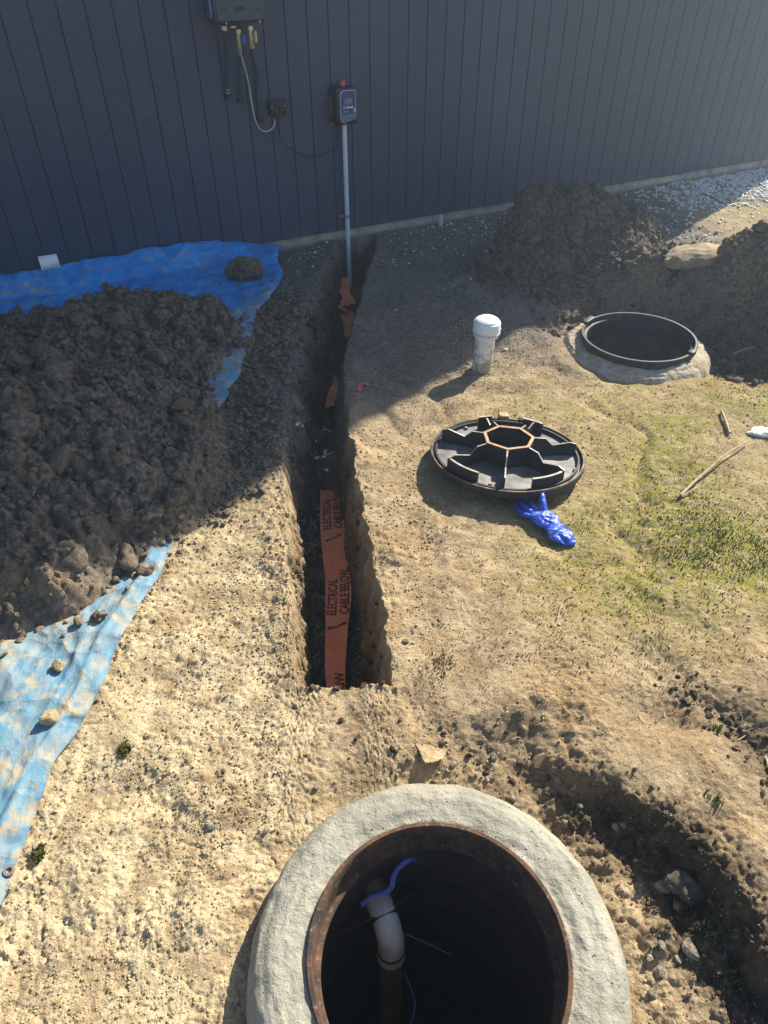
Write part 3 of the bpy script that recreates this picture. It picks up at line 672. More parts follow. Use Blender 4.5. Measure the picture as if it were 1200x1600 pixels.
for i in range(28):
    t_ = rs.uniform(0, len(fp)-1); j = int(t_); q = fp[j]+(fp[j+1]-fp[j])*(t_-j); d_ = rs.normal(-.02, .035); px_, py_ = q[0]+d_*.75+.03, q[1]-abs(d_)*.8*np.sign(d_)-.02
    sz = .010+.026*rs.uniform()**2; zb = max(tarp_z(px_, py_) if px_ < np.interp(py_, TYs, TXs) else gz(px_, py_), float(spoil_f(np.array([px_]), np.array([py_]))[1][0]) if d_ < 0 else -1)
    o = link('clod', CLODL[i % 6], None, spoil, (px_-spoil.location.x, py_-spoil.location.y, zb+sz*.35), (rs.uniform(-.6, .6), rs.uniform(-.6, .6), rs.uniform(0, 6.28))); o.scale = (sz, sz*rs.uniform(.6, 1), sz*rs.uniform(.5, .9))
MP = [(.50, 4.85), (.78, 5.3), (.95, 5.72), (1.2, 5.78), (1.7, 5.98), (2.05, 6.05), (2.2, 5.75), (2.12, 5.25), (1.85, 4.95), (1.45, 4.68), (1.1, 4.5), (.75, 4.55)]
def mp_h(X, Y, d):
    r1 = np.hypot((X-1.12)/.62, (Y-5.32)/.6); r2 = np.hypot((X-1.75)/.62, (Y-5.45)/.5)
    b = .50*np.clip(1-r1, 0, 1)**.9+.26*np.clip(1-r2, 0, 1)**.9
    return np.minimum(b, .36)*sst(-.02, .22, d)+.05*sst(0, .2, d)
heap('soil_mound', 'brown soil mound against the dark house wall right of the trench', MP, mp_h, M_CLAYB, .011, 440, CLODB, 200, (.018, .07), 7000, (.005, .018), 1.0)
RP = [(2.06, 4.32), (2.12, 4.62), (2.45, 4.80), (3.2, 4.75), (3.6, 4.2), (3.1, 3.6), (2.62, 3.66), (2.38, 3.92)]
def rp_h(X, Y, d): return (.04*sst(-.02, .06, d)+.19*(1-np.exp(-np.clip(d, 0, 9)/.15)))*(1+.18*fbm(X*2.3, Y*2.3, 3, 461))
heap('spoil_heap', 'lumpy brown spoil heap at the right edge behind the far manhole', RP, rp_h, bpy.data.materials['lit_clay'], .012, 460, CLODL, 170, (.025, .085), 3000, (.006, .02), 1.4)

# ------------------------------------------------------------------ front manhole
k = NT('collar_concrete'); p = k.pos(); n1 = k.noise(p, 8, 5, .6); n2 = k.noise(k.map(p, (30, 30, 30)), 1, 6, .7); n3 = k.noise(p, 130, 4, .6)
c = k.mix(k.mr(n1, .35, .65), (.235, .228, .185), (.325, .312, .255)); c = k.mix(k.mr(n2, .6, .8, 0, .5), c, (.25, .22, .17))
pit = k.mr(k.vor(p, 55), .16, .05); pit = k.math('MULTIPLY', pit, k.mr(k.noise(p, 11, 3), .44, .58))
c = k.mix(pit, c, (.09, .075, .055))
tc = k.n('TexCoord'); vl = k.n('VectorMath', operation='LENGTH'); mp = k.n('Mapping'); mp.inputs['Scale'].default_value = (1, 1, 0); k.l(tc.outputs['Object'], mp.inputs[0]); k.l(mp.outputs[0], vl.inputs[0])
c = k.mix(k.math('MULTIPLY', k.mr(vl.outputs['Value'], .415, .458), k.mr(k.noise(p, 16, 6, .7), .42, .6)), c, (.30, .23, .14))
c = k.mix(k.math('MULTIPLY', k.mr(n2, .45, .3), .5), c, (.17, .16, .13))
h = k.math('SUBTRACT', k.math('ADD', n2, k.math('MULTIPLY', n3, .25)), k.math('MULTIPLY', pit, .8))
M_COLL = k.done(c, .85, k.bump(h, .8, .014), spec=.3)
k = NT('rusty_iron'); p = k.pos(); n1 = k.noise(p, 14, 6, .65); n2 = k.noise(p, 70, 5, .7)
c = k.mix(k.mr(n1, .35, .65), (.038, .024, .018), (.125, .060, .030)); c = k.mix(k.mr(n2, .55, .75), c, (.26, .21, .15)); c = k.mix(k.mr(n2, .42, .3, 0, .8), c, (.03, .02, .016))
M_RUST = k.done(c, .9, k.bump(k.math('ADD', n1, n2), .7, .006), .1)
k = NT('black_iron'); p = k.pos(); n1 = k.noise(p, 16, 6, .65); n2 = k.noise(p, 120, 4)
c = k.mix(k.mr(n1, .35, .7), (.019, .020, .022), (.044, .044, .046)); c = k.mix(k.mr(n1, .62, .72, 0, .12), c, (.14, .08, .045))
M_IRON = k.done(c, .6, k.bump(n2, .3, .002), .3)
M_SHAFT = simple('damp_concrete', (.085, .075, .065), .85, var=.5, sc=9, bump=.4)
def collar(name_par, prof, cx, cy, mat, seed, amp=.010):
    n = 420; m = len(prof); P = np.array(spline([(r, z, 0) for r, z in prof], 9))[:, :2]; m = len(P)
    a = np.linspace(0, 2*np.pi, n, endpoint=False)[:, None]
    r = np.repeat(P[None, :, 0], n, 0); z = np.repeat(P[None, :, 1], n, 0)
    out = np.linspace(0, 1, m)[None, :]
    X0 = np.cos(a)*r; Y0 = np.sin(a)*r
    r = r+out*amp*.5*fbm(np.cos(a)*2.6+0*r, np.sin(a)*2.6+0*r, 3, seed)+amp*.5*fbm(X0*18, Y0*18, 3, seed+2)*out
    z = z+amp*.5*fbm(X0*9, Y0*9, 4, seed+4)+amp*.32*fbm(X0*45, Y0*45, 3, seed+6)+amp*.45*fbm(a*3+0*r, r*55, 3, seed+8)
    V = np.stack([np.cos(a)*r, np.sin(a)*r, z], -1).reshape(-1, 3)
    idx = np.arange(n*m).reshape(n, m); nx = np.roll(idx, -1, 0)
    F = np.stack([idx[:, :-1], idx[:, 1:], nx[:, 1:], nx[:, :-1]], -1).reshape(-1, 4)
    return link('concrete_collar', mesh_np('concrete_collar', V, F[:, ::-1], True), mat, name_par)
mh = thing('manhole', 'large open manhole in the foreground with smooth concrete collar and rusty iron ring', 'manhole', (MH_F[0], MH_F[1], 0))
collar(mh, [(.297, .02), (.300, .066), (.318, .073), (.36, .075), (.405, .066), (.436, .036), (.452, -.02), (.462, -.10)], 0, 0, M_COLL, 601)
ri = MB(); ri.lathe([(.304, -.01), (.304, .080), (.302, .083), (.293, .083), (.291, .080), (.291, .03), (.290, -.002), (.278, -.006), (.276, -.013), (.280, -.018), (.304, -.018)], 160, close=True); ri.build('iron_ring', M_RUST, mh, 35)
MB().lathe([(.305, -.015), (.315, -.04), (.345, -.5), (.35, -1.7)], 96).build('shaft', M_SHAFT, mh, 180)
M_WATER = simple('dark_water', (.012, .012, .014), .12, var=.2)
MB().lathe([(.0, -1.55), (.36, -1.55)], 64).build('water', M_WATER, mh)
# pipe inside the manhole
zp = -.30
e0 = G(560, 1368, zp); e1 = G(585, 1400, zp); e2 = G(606, 1450, zp+.005); e3 = G(611, 1480, zp-.05); bx, by = e3[0], e3[1]
pr = .038
outl = thing('outlet_pipe', 'white elbow pipe dropping inside the open foreground manhole', 'pipe', (bx, by, zp))
o_ = np.array([bx, by, zp])
k = NT('stained_pvc'); p = k.pos(); n1 = k.noise(p, 12, 6, .7)
c = k.mix(k.mr(n1, .4, .68), (.58, .55, .51), (.36, .31, .26)); c = k.mix(k.mr(k.noise(p, 90, 4, .7), .62, .72, 0, .8), c, (.16, .12, .09))
M_PVC = k.done(c, .5, k.bump(n1, .2, .002))
M_BRPVC = simple('brown_stained_pipe', (.20, .15, .11), .6, var=.5, sc=14)
hd = np.array([e1[0]-bx, e1[1]-by, 0]); hd = hd/np.linalg.norm(hd)
back = hd*.16
path = [hd*.34+np.array([0, 0, .045]), hd*.13+np.array([0, 0, .045])]
bend = [hd*(.065*(1-math.sin(t)))+np.array([0, 0, .045-.065*(1-math.cos(t))]) for t in np.linspace(0, math.pi/2, 9)]
MB().tube(path[:1]+[hd*.09+np.array([0, 0, .045])], pr*.92, 24).build('inlet_pipe', M_BRPVC, outl, 60)
MB().tube([hd*.10+np.array([0, 0, .045])]+bend+[(0, 0, -.06)], pr, 28).build('elbow', M_PVC, outl, 60)
MB().tube([(0, 0, -.055), (0, 0, -.105)], pr*1.09, 28).build('coupling', simple('coupling_grey', (.58, .55, .52), .5, var=.1), outl, 60)
MB().tube([(0, 0, -.10), (0, 0, -1.2)], pr*.93, 24).build('drop_pipe', M_BRPVC, outl, 60)
for pth, rr in (([bend[2]+hd*.012, bend[2]-hd*.0], pr*1.06), ([(0, 0, -.05), (0, 0, -.058)], pr*1.12)):
    MB().tube(pth, rr, 24).build('rubber_band', M_BLACK, outl, 60)
def rel(px, py, z): return G(px, py, z)-o_
tie = MB().tube(spline([rel(506, 1466, zp+.04), rel(545, 1452, zp+.05), rel(582, 1434, zp+.06), rel(618, 1413, zp+.065), rel(655, 1391, zp+.10)], 6), .0022, 6)
tag(tie.build('cable_tie', M_BLACK, None, loc=tuple(o_)), 'black cable tie with long tails wrapped round the white elbow pipe', 'cable tie')
tie = MB().tube(spline([rel(630, 1458, zp+.02), rel(665, 1473, zp), rel(705, 1492, zp-.02)], 6), .0012, 6)
tag(tie.build('cable_tie', simple('grey_tie', (.16, .16, .16), .5), None, loc=tuple(o_)), 'thin grey tie tail sticking out right of the white elbow pipe', 'cable tie')
rope = MB(); rpth = spline([rel(566, 1413, zp+.05), rel(575, 1404, zp+.07), rel(590, 1398, zp+.085), rel(604, 1393, zp+.09), rel(612, 1385, zp+.10), rel(614, 1372, zp+.12), rel(620, 1359, zp+.14), rel(630, 1349, zp+.15), rel(640, 1343, zp+.15)], 14)
for s_ in (0, 2.09, 4.19):
    rope.tube([np.array(q)+.0042*np.array([math.cos(i*.55+s_), math.sin(i*.55+s_)*.6, math.sin(i*.55+s_)]) for i, q in enumerate(rpth)], .0042, 7)
rp_ = rope.build('rope', simple('blue_rope', (.20, .26, .80), .6, var=.35, sc=200), None, loc=tuple(o_))
tag(rp_, 'frayed blue rope tied round the white elbow pipe in the manhole', 'rope')
fr = MB(); rs = random.Random(3)
for i in range(26):
    d = Vector((rs.uniform(.2, 1), rs.uniform(-.2, .9), rs.uniform(-.4, .6))).normalized()*rs.uniform(.012, .026); q = Vector(rpth[-1])
    fr.tube([q, q+d*.6, q+d+Vector((0, 0, -.004))], .0009, 4)
fr.build('frayed_end', bpy.data.materials['blue_rope'], rp_)
th = MB().tube(spline([rel(632, 1520, zp-.25), rel(646, 1555, zp-.3), rel(648, 1575, zp-.32), rel(640, 1605, zp-.35)], 6), .0016, 6)
tag(th.build('cord', bpy.data.materials['blue_rope'], None, loc=tuple(o_)), 'thin blue cord hanging in the dark beside the drop pipe', 'cord')

# ------------------------------------------------------------------ rear manhole
rm = thing('manhole', 'farther open manhole with black iron rim behind the upturned lid', 'manhole', (MH_R[0], MH_R[1], 0))
M_COLL2 = simple('pale_rough_concrete', (.40, .375, .315), .95, var=.35, sc=22, bump=.8, dirt=(.30, .23, .14), dirt_amt=.7)
collar(rm, [(.318, .0), (.322, .030), (.340, .028), (.372, .016), (.40, -.004), (.425, -.05), (.44, -.15)], 0, 0, M_COLL2, 651, .016)
ri = MB(); ri.lathe([(.325, .0), (.326, .066), (.323, .070), (.311, .070), (.308, .066), (.306, .045), (.292, .043), (.290, .03), (.292, -.05), (.325, -.05)], 128, close=True); ri.build('iron_rim', M_IRON, rm, 35)
MB().lathe([(.318, -.045), (.32, -1.4)], 96).build('shaft', M_SHAFT, rm, 180)
MB().lathe([(.0, -1.0), (.36, -1.0)], 64).build('water', M_WATER, rm)
for a_, nm in ((2.45, 'hinge_lug'), (-.75, 'latch_notch')):
    MB().box((math.cos(a_)*.318, math.sin(a_)*.318, .074), (.10 if a_ > 0 else .05, .035, .018), .006, 2, Matrix.Rotation(a_+1.57, 3, 'Z')).build(nm, M_IRON, rm)
# ------------------------------------------------------------------ upturned lid
lc = G(792, 706, .068); LR = 120/FPX*((lc-np.array([0, 0, CAM_H]))@FW)
tlt = math.radians(5.8)
lid = thing('access_cover', 'black iron manhole lid lying upside down with heptagon hub and ribs', 'access cover', tuple(lc-np.array([0, 0, .03])), rot=(-tlt, math.radians(1.2), 0))
k = NT('worn_iron_edge'); p = k.pos(); n1 = k.noise(p, 25, 5, .65)
c = k.mix(k.mr(n1, .4, .66), (.06, .05, .042), (.26, .14, .07)); M_EDGE = k.done(c, .55, None, .3)
k = NT('lid_plate'); p = k.pos(); n1 = k.noise(p, 12, 6, .65); c = k.mix(k.mr(n1, .35, .7), (.085, .09, .095), (.23, .23, .23)); M_PLATE = k.done(c, .55, k.bump(k.noise(p, 150, 3), .3, .002), .2)
MB().lathe([(0, -.006), (LR*.95, -.006), (LR*.956, .0), (LR*.95, .010), (0, .010)], 96).build('plate', M_PLATE, lid, 35)
MB().lathe([(LR*.955, -.008), (LR*.985, -.008), (LR, .002), (LR, .024), (LR*.99, .0275), (LR*.972, .0275), (LR*.958, .022)], 128, close=True).build('outer_rim', M_IRON, lid, 35)
MB().lathe([(LR*.970, .0276), (LR*.972, .0298), (LR*.99, .0298), (LR*.992, .0276)], 128, close=True).build('rim_edge', M_EDGE, lid, 35)
MB().lathe([(LR*.905, .009), (LR*.905, .027), (LR*.93, .027), (LR*.93, .009)], 128, close=True).build('inner_rim', M_IRON, lid, 35)
hubr, hubz = .118, .100
va = [math.radians(a) for a in (2+51.43*i for i in range(7))]
def ring7(r0, r1, z0, z1):
    mb = MB(); v = []; 
    for a in va: v += [(math.cos(a)*r0, math.sin(a)*r0, z0), (math.cos(a)*r1, math.sin(a)*r1, z0), (math.cos(a)*r1, math.sin(a)*r1, z1), (math.cos(a)*r0, math.sin(a)*r0, z1)]
    f = []
    for i in range(7):
        for j in range(4): f.append((i*4+j, ((i+1) % 7)*4+j, ((i+1) % 7)*4+(j+1) % 4, i*4+(j+1) % 4))
    return mb.add(v, f)
ring7(hubr-.014, hubr, .009, hubz).build('hub', M_IRON, lid, 30)
k = NT('rust_orange_edge'); p = k.pos(); n1 = k.noise(p, 30, 5, .65); c = k.mix(k.mr(n1, .35, .65), (.28, .15, .075), (.46, .28, .15)); M_RO = k.done(c, .7)
ring7(hubr-.0145, hubr+.0005, hubz+.0003, hubz+.003).build('hub_edge', M_RO, lid, 30)
def rib_profile(r1, ztip, step=True):
    if step: return [(hubr-.004, hubz-.002), (hubr+.05, hubz-.006), (hubr+.085, hubz-.04), (r1-.03, ztip+.012), (r1, ztip+.004)]
    return [(hubr-.004, hubz-.002), (r1, ztip+.02)]
M_RIBTOP = simple('worn_rib_top', (.42, .39, .35), .5, .3, .4, 40)
for i, a in enumerate(va):
    r1 = LR*.90 if i not in (2, 1) else LR*.80
    pf = rib_profile(r1, .062 if i not in (5, 6, 4, 3) else .068)
    t_ = .0062; d = np.array([math.cos(a), math.sin(a), 0]); nrm = np.array([-d[1], d[0], 0])
    v = []; 
    for s_ in (-1, 1): v += [d*r+nrm*t_*s_*.5+np.array([0, 0, .009]) for r, z in pf]+[d*r+nrm*t_*s_*.5+np.array([0, 0, z]) for r, z in pf]
    n_ = len(pf); f = []
    for j in range(n_-1):
        f += [(j, n_+j, n_+j+1, j+1), (2*n_+j, 2*n_+j+1, 3*n_+j+1, 3*n_+j), (n_+j, 3*n_+j, 3*n_+j+1, n_+j+1)]
    f += [(0, 2*n_, 3*n_, n_), (n_-1, 2*n_-1, 4*n_-1, 3*n_-1)]
    rb = MB().add(v, f).build('rib', M_IRON, lid, 20)
    v = []; 
    for s_ in (-1, 1): v += [d*r+nrm*t_*s_*.52+np.array([0, 0, z+.0004]) for r, z in pf]+[d*r+nrm*t_*s_*.52+np.array([0, 0, z+.002]) for r, z in pf]
    MB().add(v, [(n_+j, 3*n_+j, 3*n_+j+1, n_+j+1) for j in range(n_-1)]).build('rib_edge', M_RIBTOP, rb, 20)
def arc(r, a0, a1, z0, z1, th_, name='arc_wall', mat=M_IRON):
    n = 14; v = []; f = []
    for i in range(n+1):
        a = math.radians(a0+(a1-a0)*i/n)
        for rr, z in ((r-th_, z0), (r, z0), (r, z1), (r-th_, z1)): v.append((math.cos(a)*rr, math.sin(a)*rr, z))
    for i in range(n):
        for j in range(4): f.append((i*4+j, (i+1)*4+j, (i+1)*4+(j+1) % 4, i*4+(j+1) % 4))
    f += [(0, 1, 2, 3)[::-1], tuple(n*4+j for j in range(4))]
    aw = MB().add(v, f).build(name, mat, lid, 30)
    v2 = []; 
    for i in range(n+1):
        a = math.radians(a0+(a1-a0)*i/n); v2 += [(math.cos(a)*(r-th_), math.sin(a)*(r-th_), z1+.0015), (math.cos(a)*r, math.sin(a)*r, z1+.0015)]
    MB().add(v2, [(i*2, i*2+2, i*2+3, i*2+1)[::-1] for i in range(n)]).build('arc_edge', M_RIBTOP, aw)
arc(LR*.90, -79, -49.5, .010, .068, .011); arc(LR*.90, -154.5, -122, .010, .070, .011)
arc(LR*.80, 45, 66, .010, .075, .011, 'end_plate'); arc(LR*.80, 98, 112, .010, .075, .011, 'end_plate')
for a0, r in ((-128, .80), (-112, .82), (20, .86), (-25, .9), (122, .86), (60, .9)):
    a = math.radians(a0); MB().tube([(math.cos(a)*LR*r, math.sin(a)*LR*r, .009), (math.cos(a)*LR*r, math.sin(a)*LR*r, .022)], [.011, .008], 10).build('stud', M_PLATE, lid)
MB().box((math.cos(-2.10)*LR*.80, math.sin(-2.10)*LR*.80, .0125), (.11, .035, .006), .002, 1, Matrix.Rotation(-.55, 3, 'Z')).build('hinge_plate', M_PLATE, lid)
MB().box((math.cos(1.47)*(LR+.012), math.sin(1.47)*(LR+.012), .02), (.05, .05, .05), .008, 2).build('lug', M_RO, lid)
MB().box((math.cos(1.18)*(LR-.002), math.sin(1.18)*(LR-.002), .024), (.05, .03, .03), .006, 2).build('lug', M_IRON, lid)

# ------------------------------------------------------------------ vent pipe
vx, vy = .548, 3.58; vz = gz(vx, vy)
vp = thing('vent_pipe', 'short white standpipe with domed cap standing in the dirt', 'pipe', (vx, vy, 0), rot=(0, .035, 0)); vp.scale = (1.08, 1.08, 1)
k = NT('dirty_white_pipe'); p = k.obj(); n1 = k.noise(p, 11, 6, .7); sep = k.n('SeparateXYZ'); k.l(p, sep.inputs[0])
c = k.mix(k.math('MULTIPLY', k.mr(sep.outputs[2], .20, .08), k.mr(n1, .38, .56)), (.74, .72, .66), (.30, .27, .16))
c = k.mix(k.mr(k.noise(p, 60, 5, .7), .56, .7, 0, .6), c, (.28, .26, .2)); M_VP = k.done(c, .45, k.bump(n1, .1, .002))
MB().lathe([(.0, -.1), (.050, -.1), (.050, .20), (.0, .20)], 40).build('pipe', M_VP, vp, 35)
MB().lathe([(.0505, .186), (.0625, .186), (.0635, .189), (.0635, .200), (.0605, .203), (.0605, .208), (.068, .212), (.068, .262), (.0655, .268), (.060, .272), (.057, .279), (.045, .287), (.025, .292), (0, .294)], 48).build('cap', M_WHITE, vp, 30)
MB().lathe([(.0685, .206), (.0705, .208), (.0705, .214), (.0685, .216)], 48).build('cap_lip', simple('grubby_white', (.55, .53, .46), .5), vp)
MB().box((.066, .0, .225), (.012, .02, .016), .003, 1).build('cap_lug', M_WHITE, vp)
rs = np.random.default_rng(8); a = rs.uniform(0, 6.28, 60); r = .055+rs.exponential(.02, 60)
scatter('mortar_smear', np.stack([np.cos(a)*r, np.sin(a)*r, np.full(60, vz+.004)], -1), rs.uniform(.004, .014, 60), M_COLL, 640, 1, .5, False, .3, vp)

# ------------------------------------------------------------------ warning tape
k = NT('orange_tape'); p = k.pos(); n1 = k.noise(p, 8, 5, .6)
c = k.mix(k.mr(n1, .35, .65), (.88, .24, .11), (.92, .32, .16)); c = k.mix(k.mr(k.noise(p, 45, 5, .7), .6, .75, 0, .5), c, (.30, .15, .08))
M_TAPE = k.done(c, .45, k.bump(k.noise(p, 26, 3), .3, .006))
def tape_surface(pts, widths, twist=None, thick=.0012):
    C = np.array(spline(pts, 10)); wd = np.interp(np.linspace(0, 1, len(C)), np.linspace(0, 1, len(widths)), widths)
    tw = np.interp(np.linspace(0, 1, len(C)), np.linspace(0, 1, len(twist)), twist) if twist else np.zeros(len(C))
    d = np.gradient(C, axis=0); d /= np.linalg.norm(d, axis=1)[:, None]
    sd_ = np.cross(d, [0, 0, 1.]); sd_ /= np.linalg.norm(sd_, axis=1)[:, None]; up = np.cross(sd_, d)
    side = sd_*np.cos(tw)[:, None]+up*np.sin(tw)[:, None]; nor = np.cross(side, d)
    L = np.concatenate([[0], np.cumsum(np.linalg.norm(np.diff(C, axis=0), axis=1))])
    return C, wd, side, nor, L
def tape_mesh(S, seed, m=9):
    C, wd, side, nor, L = S; u = np.linspace(-.5, .5, m)
    V = C[:, None]+side[:, None]*(u[None, :, None]*wd[:, None, None])
    bumpz = .005*fbm(L[:, None]*9+0*u, u[None]*2.2+0*L[:, None], 3, seed); V = V+nor[:, None]*bumpz[..., None]
    n = len(C); V2 = V-nor[:, None]*.0012
    idx = np.arange(n*m).reshape(n, m); F = np.stack([idx[:-1, :-1], idx[:-1, 1:], idx[1:, 1:], idx[1:, :-1]], -1).reshape(-1, 4)
    return np.concatenate([V.reshape(-1, 3), V2.reshape(-1, 3)]), np.concatenate([F, F[:, ::-1]+n*m])
def tape_map(S, seed, us, vs, off=.0016):                # us metres along, vs metres to the right
    C, wd, side, nor, L = S; o = []
    i = lambda A: np.stack([np.interp(us, L, A[:, j]) for j in range(3)], -1)
    w_ = np.interp(us, L, wd); b = .005*fbm(us*9, vs/w_*2.2, 3, seed)
    return i(C)+i(side)*vs[:, None]+i(nor)*(b+off)[:, None]
def text_mesh(body, size, sx=.78, bold=.012):
    cu = bpy.data.curves.new('t', 'FONT'); cu.body = body; cu.size = size; cu.offset = bold*size; cu.resolution_u = 3; cu.align_x = 'LEFT'
    ob = bpy.data.objects.new('t', cu); COL.objects.link(ob); dg = bpy.context.evaluated_depsgraph_get()
    me = bpy.data.meshes.new_from_object(ob.evaluated_get(dg)); bpy.data.objects.remove(ob)
    bm = bmesh.new(); bm.from_mesh(me); bmesh.ops.triangulate(bm, faces=bm.faces[:])
    bmesh.ops.subdivide_edges(bm, edges=[e for e in bm.edges if e.calc_length() > size*.3], cuts=2)
    bmesh.ops.triangulate(bm, faces=bm.faces[:])
    bm.verts.index_update(); v = np.array([q.co[:] for q in bm.verts]); f = np.array([[q.index for q in g.verts] for g in bm.faces]); bm.free(); bpy.data.meshes.remove(me)
    v[:, 0] *= sx; return v, f
zt = -.445
front = [G(528, 1108, zt+.02), G(526, 1088, zt+.01), G(524, 1058, zt), G(524, 1030, zt), G(526, 980, zt), G(528.5, 935, zt), G(528, 900, zt), G(524.5, 868, zt), G(520, 832, zt), G(518.5, 795, zt), G(519, 755, zt-.01), G(522, 735, zt-.03), G(524, 722, zt-.05)]
fw = [.07, .074, .080, .086, .098, .118, .122, .126, .122, .122, .125, .125, .125]
S1 = tape_surface(front, fw, [.5, .35, .1, -.1, -.05, .12, .1, 0, -.05, 0, 0, 0])
top = [G(519, 634, -.37), G(521, 618, -.37), G(526, 604, -.36), G(526, 588, -.37)]
S2_ = tape_surface(top, [.10, .09, .06, .05], [.4, .3, -.5, -1.0])
far = [G(547, 530, -.39), G(547, 510, -.38), G(541, 490, -.36), G(536, 478, -.30), G(545, 470, -.30), G(538, 460, -.30), G(535, 448, -.27), G(540, 434, -.25)]
S3 = tape_surface(far, [.09, .10, .11, .12, .11, .09, .12, .07], [-.5, -.4, -.1, .5, -.3, .2, .5, .1])
tape = thing('warning_tape', 'orange underground warning tape with black lettering lying along the trench floor', 'warning tape', (0, 0, 0))
tparts = []
for i, S_ in enumerate((S1, S2_, S3)):
    v, f = tape_mesh(S_, 700+i); tparts.append(link('tape_length', mesh_np('tape_length', v, f, True), M_TAPE, tape))
M_INK = simple('black_ink', (.018, .015, .016), .55, var=.3)
def put_text(body, S_, seed, u0, v0, size, sx=.8, bold=.012, fit=None):
    v, f = text_mesh(body, size, sx, bold)
    if fit: v[:, 0] *= fit/v[:, 0].max()
    P = tape_map(S_, seed, u0+v[:, 0], v0-v[:, 1]); return P, f
bolt = [(0, .42), (.55, .62), (.50, .40), (1.0, .62), (.96, .80), (1.25, .50), (.98, .28), (.97, .45), (.38, .18), (.42, .40)]
def put_bolt(S_, seed, u0, v0, s_):
    # lightning sign lying across the tape with an arrow tip
    P2 = [(.0, .0), (.30, .46), (.22, .50), (.60, .98), (.52, 1.04), (.86, 1.2), (.78, .82), (.71, .87), (.34, .50), (.43, .44), (.22, -.10)]
    bm = bmesh.new(); vv = [bm.verts.new((x, y, 0)) for x, y in P2]; bm.faces.new(vv); bmesh.ops.triangulate(bm, faces=bm.faces[:])
    bm.verts.index_update(); v = np.array([q.co[:] for q in bm.verts]); f = np.array([[q.index for q in g.verts] for g in bm.faces]); bm.free()
    return tape_map(S_, seed, u0+v[:, 0]*s_*.85, v0+v[:, 1]*s_), f
Lt = S1[4]; 
def u_at(py): # distance along the tape of a photo row
    P = [G(522, py, zt)[1]]; return float(np.interp(P[0], S1[0][:, 1], Lt))
jobs = []
for (ya, yb, sc_) in ((828, 770, 1.), (962, 894, 1.), (1120, 1043, .85)):
    ua, ub = u_at(ya), u_at(yb)
    if yb < 1000:
        jobs.append(put_text('ELECTRICAL', S1, 700, ua, -.006*sc_, .058*sc_, fit=(ub-ua)*.84, bold=.02))
        jobs.append(put_text('CABLE BELOW', S1, 700, ua+.01, .050*sc_, .060*sc_, fit=(ub-ua), bold=.02))
        jobs.append(put_bolt(S1, 700, ua-.085, -.036, .068))
        jobs.append(put_text('underground warning tape', S1, 700, ub+.045, -.018, .008, fit=None, bold=0))
    else:
        u2 = u_at(1083)
        jobs.append(put_text('OW', S1, 700, u2, .036, .056, fit=(ub-u2)*.8, bold=.02))
jobs = jobs[:]
def ink(jobs, par):
    for P, f in jobs: link('lettering', mesh_np('lettering', P, f, False), M_INK, par)
ink(jobs, tparts[0])
Lm = S3[4][-1]
ink([put_text('BELOW', S3, 702, Lm*.42, .02, .036, fit=.13), put_text('BELOW', S3, 702, Lm*.04, .02, .036, fit=.14)], tparts[2])
g = G(567, 600, .02); sc_pts = [g+np.array([-.02, -.03, .0]), g+np.array([-.012, .0, .012]), g+np.array([.002, .022, .015]), g+np.array([.028, .03, .004])]
for q in sc_pts: q[2] += gz(q[0], q[1])-.015
S4 = tape_surface(sc_pts, [.03, .028, .03, .02]); v, f = tape_mesh(S4, 705, 5)
tag(link('tape_scrap', mesh_np('tape_scrap', v, f), simple('red_scrap', (.62, .12, .10), .5)), 'small curled red tape scrap on the shaded dirt right of the trench', 'scrap')

# ------------------------------------------------------------------ glove
def glove_mesh():
    mb = MB()
    def loft(rows):                       # rows of centre, half width, half height
        c = [np.array(r[0], float) for r in rows]; v = []; n = 20
        for i in range(len(rows)):
            d = c[min(i+1, len(c)-1)]-c[max(i-1, 0)]; d /= np.linalg.norm(d); sd_ = np.cross(d, [0, 0, 1.]); sd_ /= np.linalg.norm(sd_); up = np.cross(sd_, d)
            for k in range(n):
                a = 2*math.pi*k/n; v.append(c[i]+sd_*math.cos(a)*rows[i][1]+up*math.sin(a)*rows[i][2])
        f = [(i*n+k, i*n+(k+1) % n, (i+1)*n+(k+1) % n, (i+1)*n+k) for i in range(len(rows)-1) for k in range(n)]
        mb.add(v, f+[tuple(range(n))[::-1], tuple((len(rows)-1)*n+k for k in range(n))])
    loft([(G(899, 850, .010), .012, .005), (G(890, 843, .020), .034, .012), (G(880, 836, .024), .050, .017), (G(871, 829, .028), .050, .020), (G(866, 824, .026), .039, .016), (G(861, 819, .027), .039, .017),
          (G(853, 813, .030), .048, .020), (G(846, 806, .032), .050, .021), (G(841, 801, .030), .046, .018), (G(838, 799, .028), .036, .013)])
    for ch in (((834, 807, .028), (822, 804, .028), (814, 799, .028), (807, 789, .014)), ((838, 802, .030), (828, 797, .038), (820, 791, .036), (812, 782, .016)), ((844, 799, .034), (836, 793, .044), (831, 787, .042), (825, 779, .022)), ((850, 801, .036), (849, 791, .056), (848, 780, .072), (846, 769, .084)), ((860, 806, .030), (868, 808, .030), (870, 815, .022))):
        P = spline([G(*q) for q in ch], 5); n = len(P); big = 1.3 if ch[0][0] == 850 else 1.
        mb.tube(P+[P[-1]+(P[-1]-P[-2])*.9], [.0118*big*(1-.16*i/n) for i in range(n)]+[.004], 14)
    return mb.mesh('glove')
gl_pts = {'wrist': (G(864, 823, .035), 0), 'kn': (G(842, 797, .036), 0), 'cuff_end': (G(893, 843, .022), 0)}
me = glove_mesh()
M_GLV = NT('blue_rubber'); p = M_GLV.pos(); n1 = M_GLV.noise(p, 30, 4); c = M_GLV.mix(M_GLV.mr(n1, .35, .65), (.012, .055, .42), (.03, .11, .60))
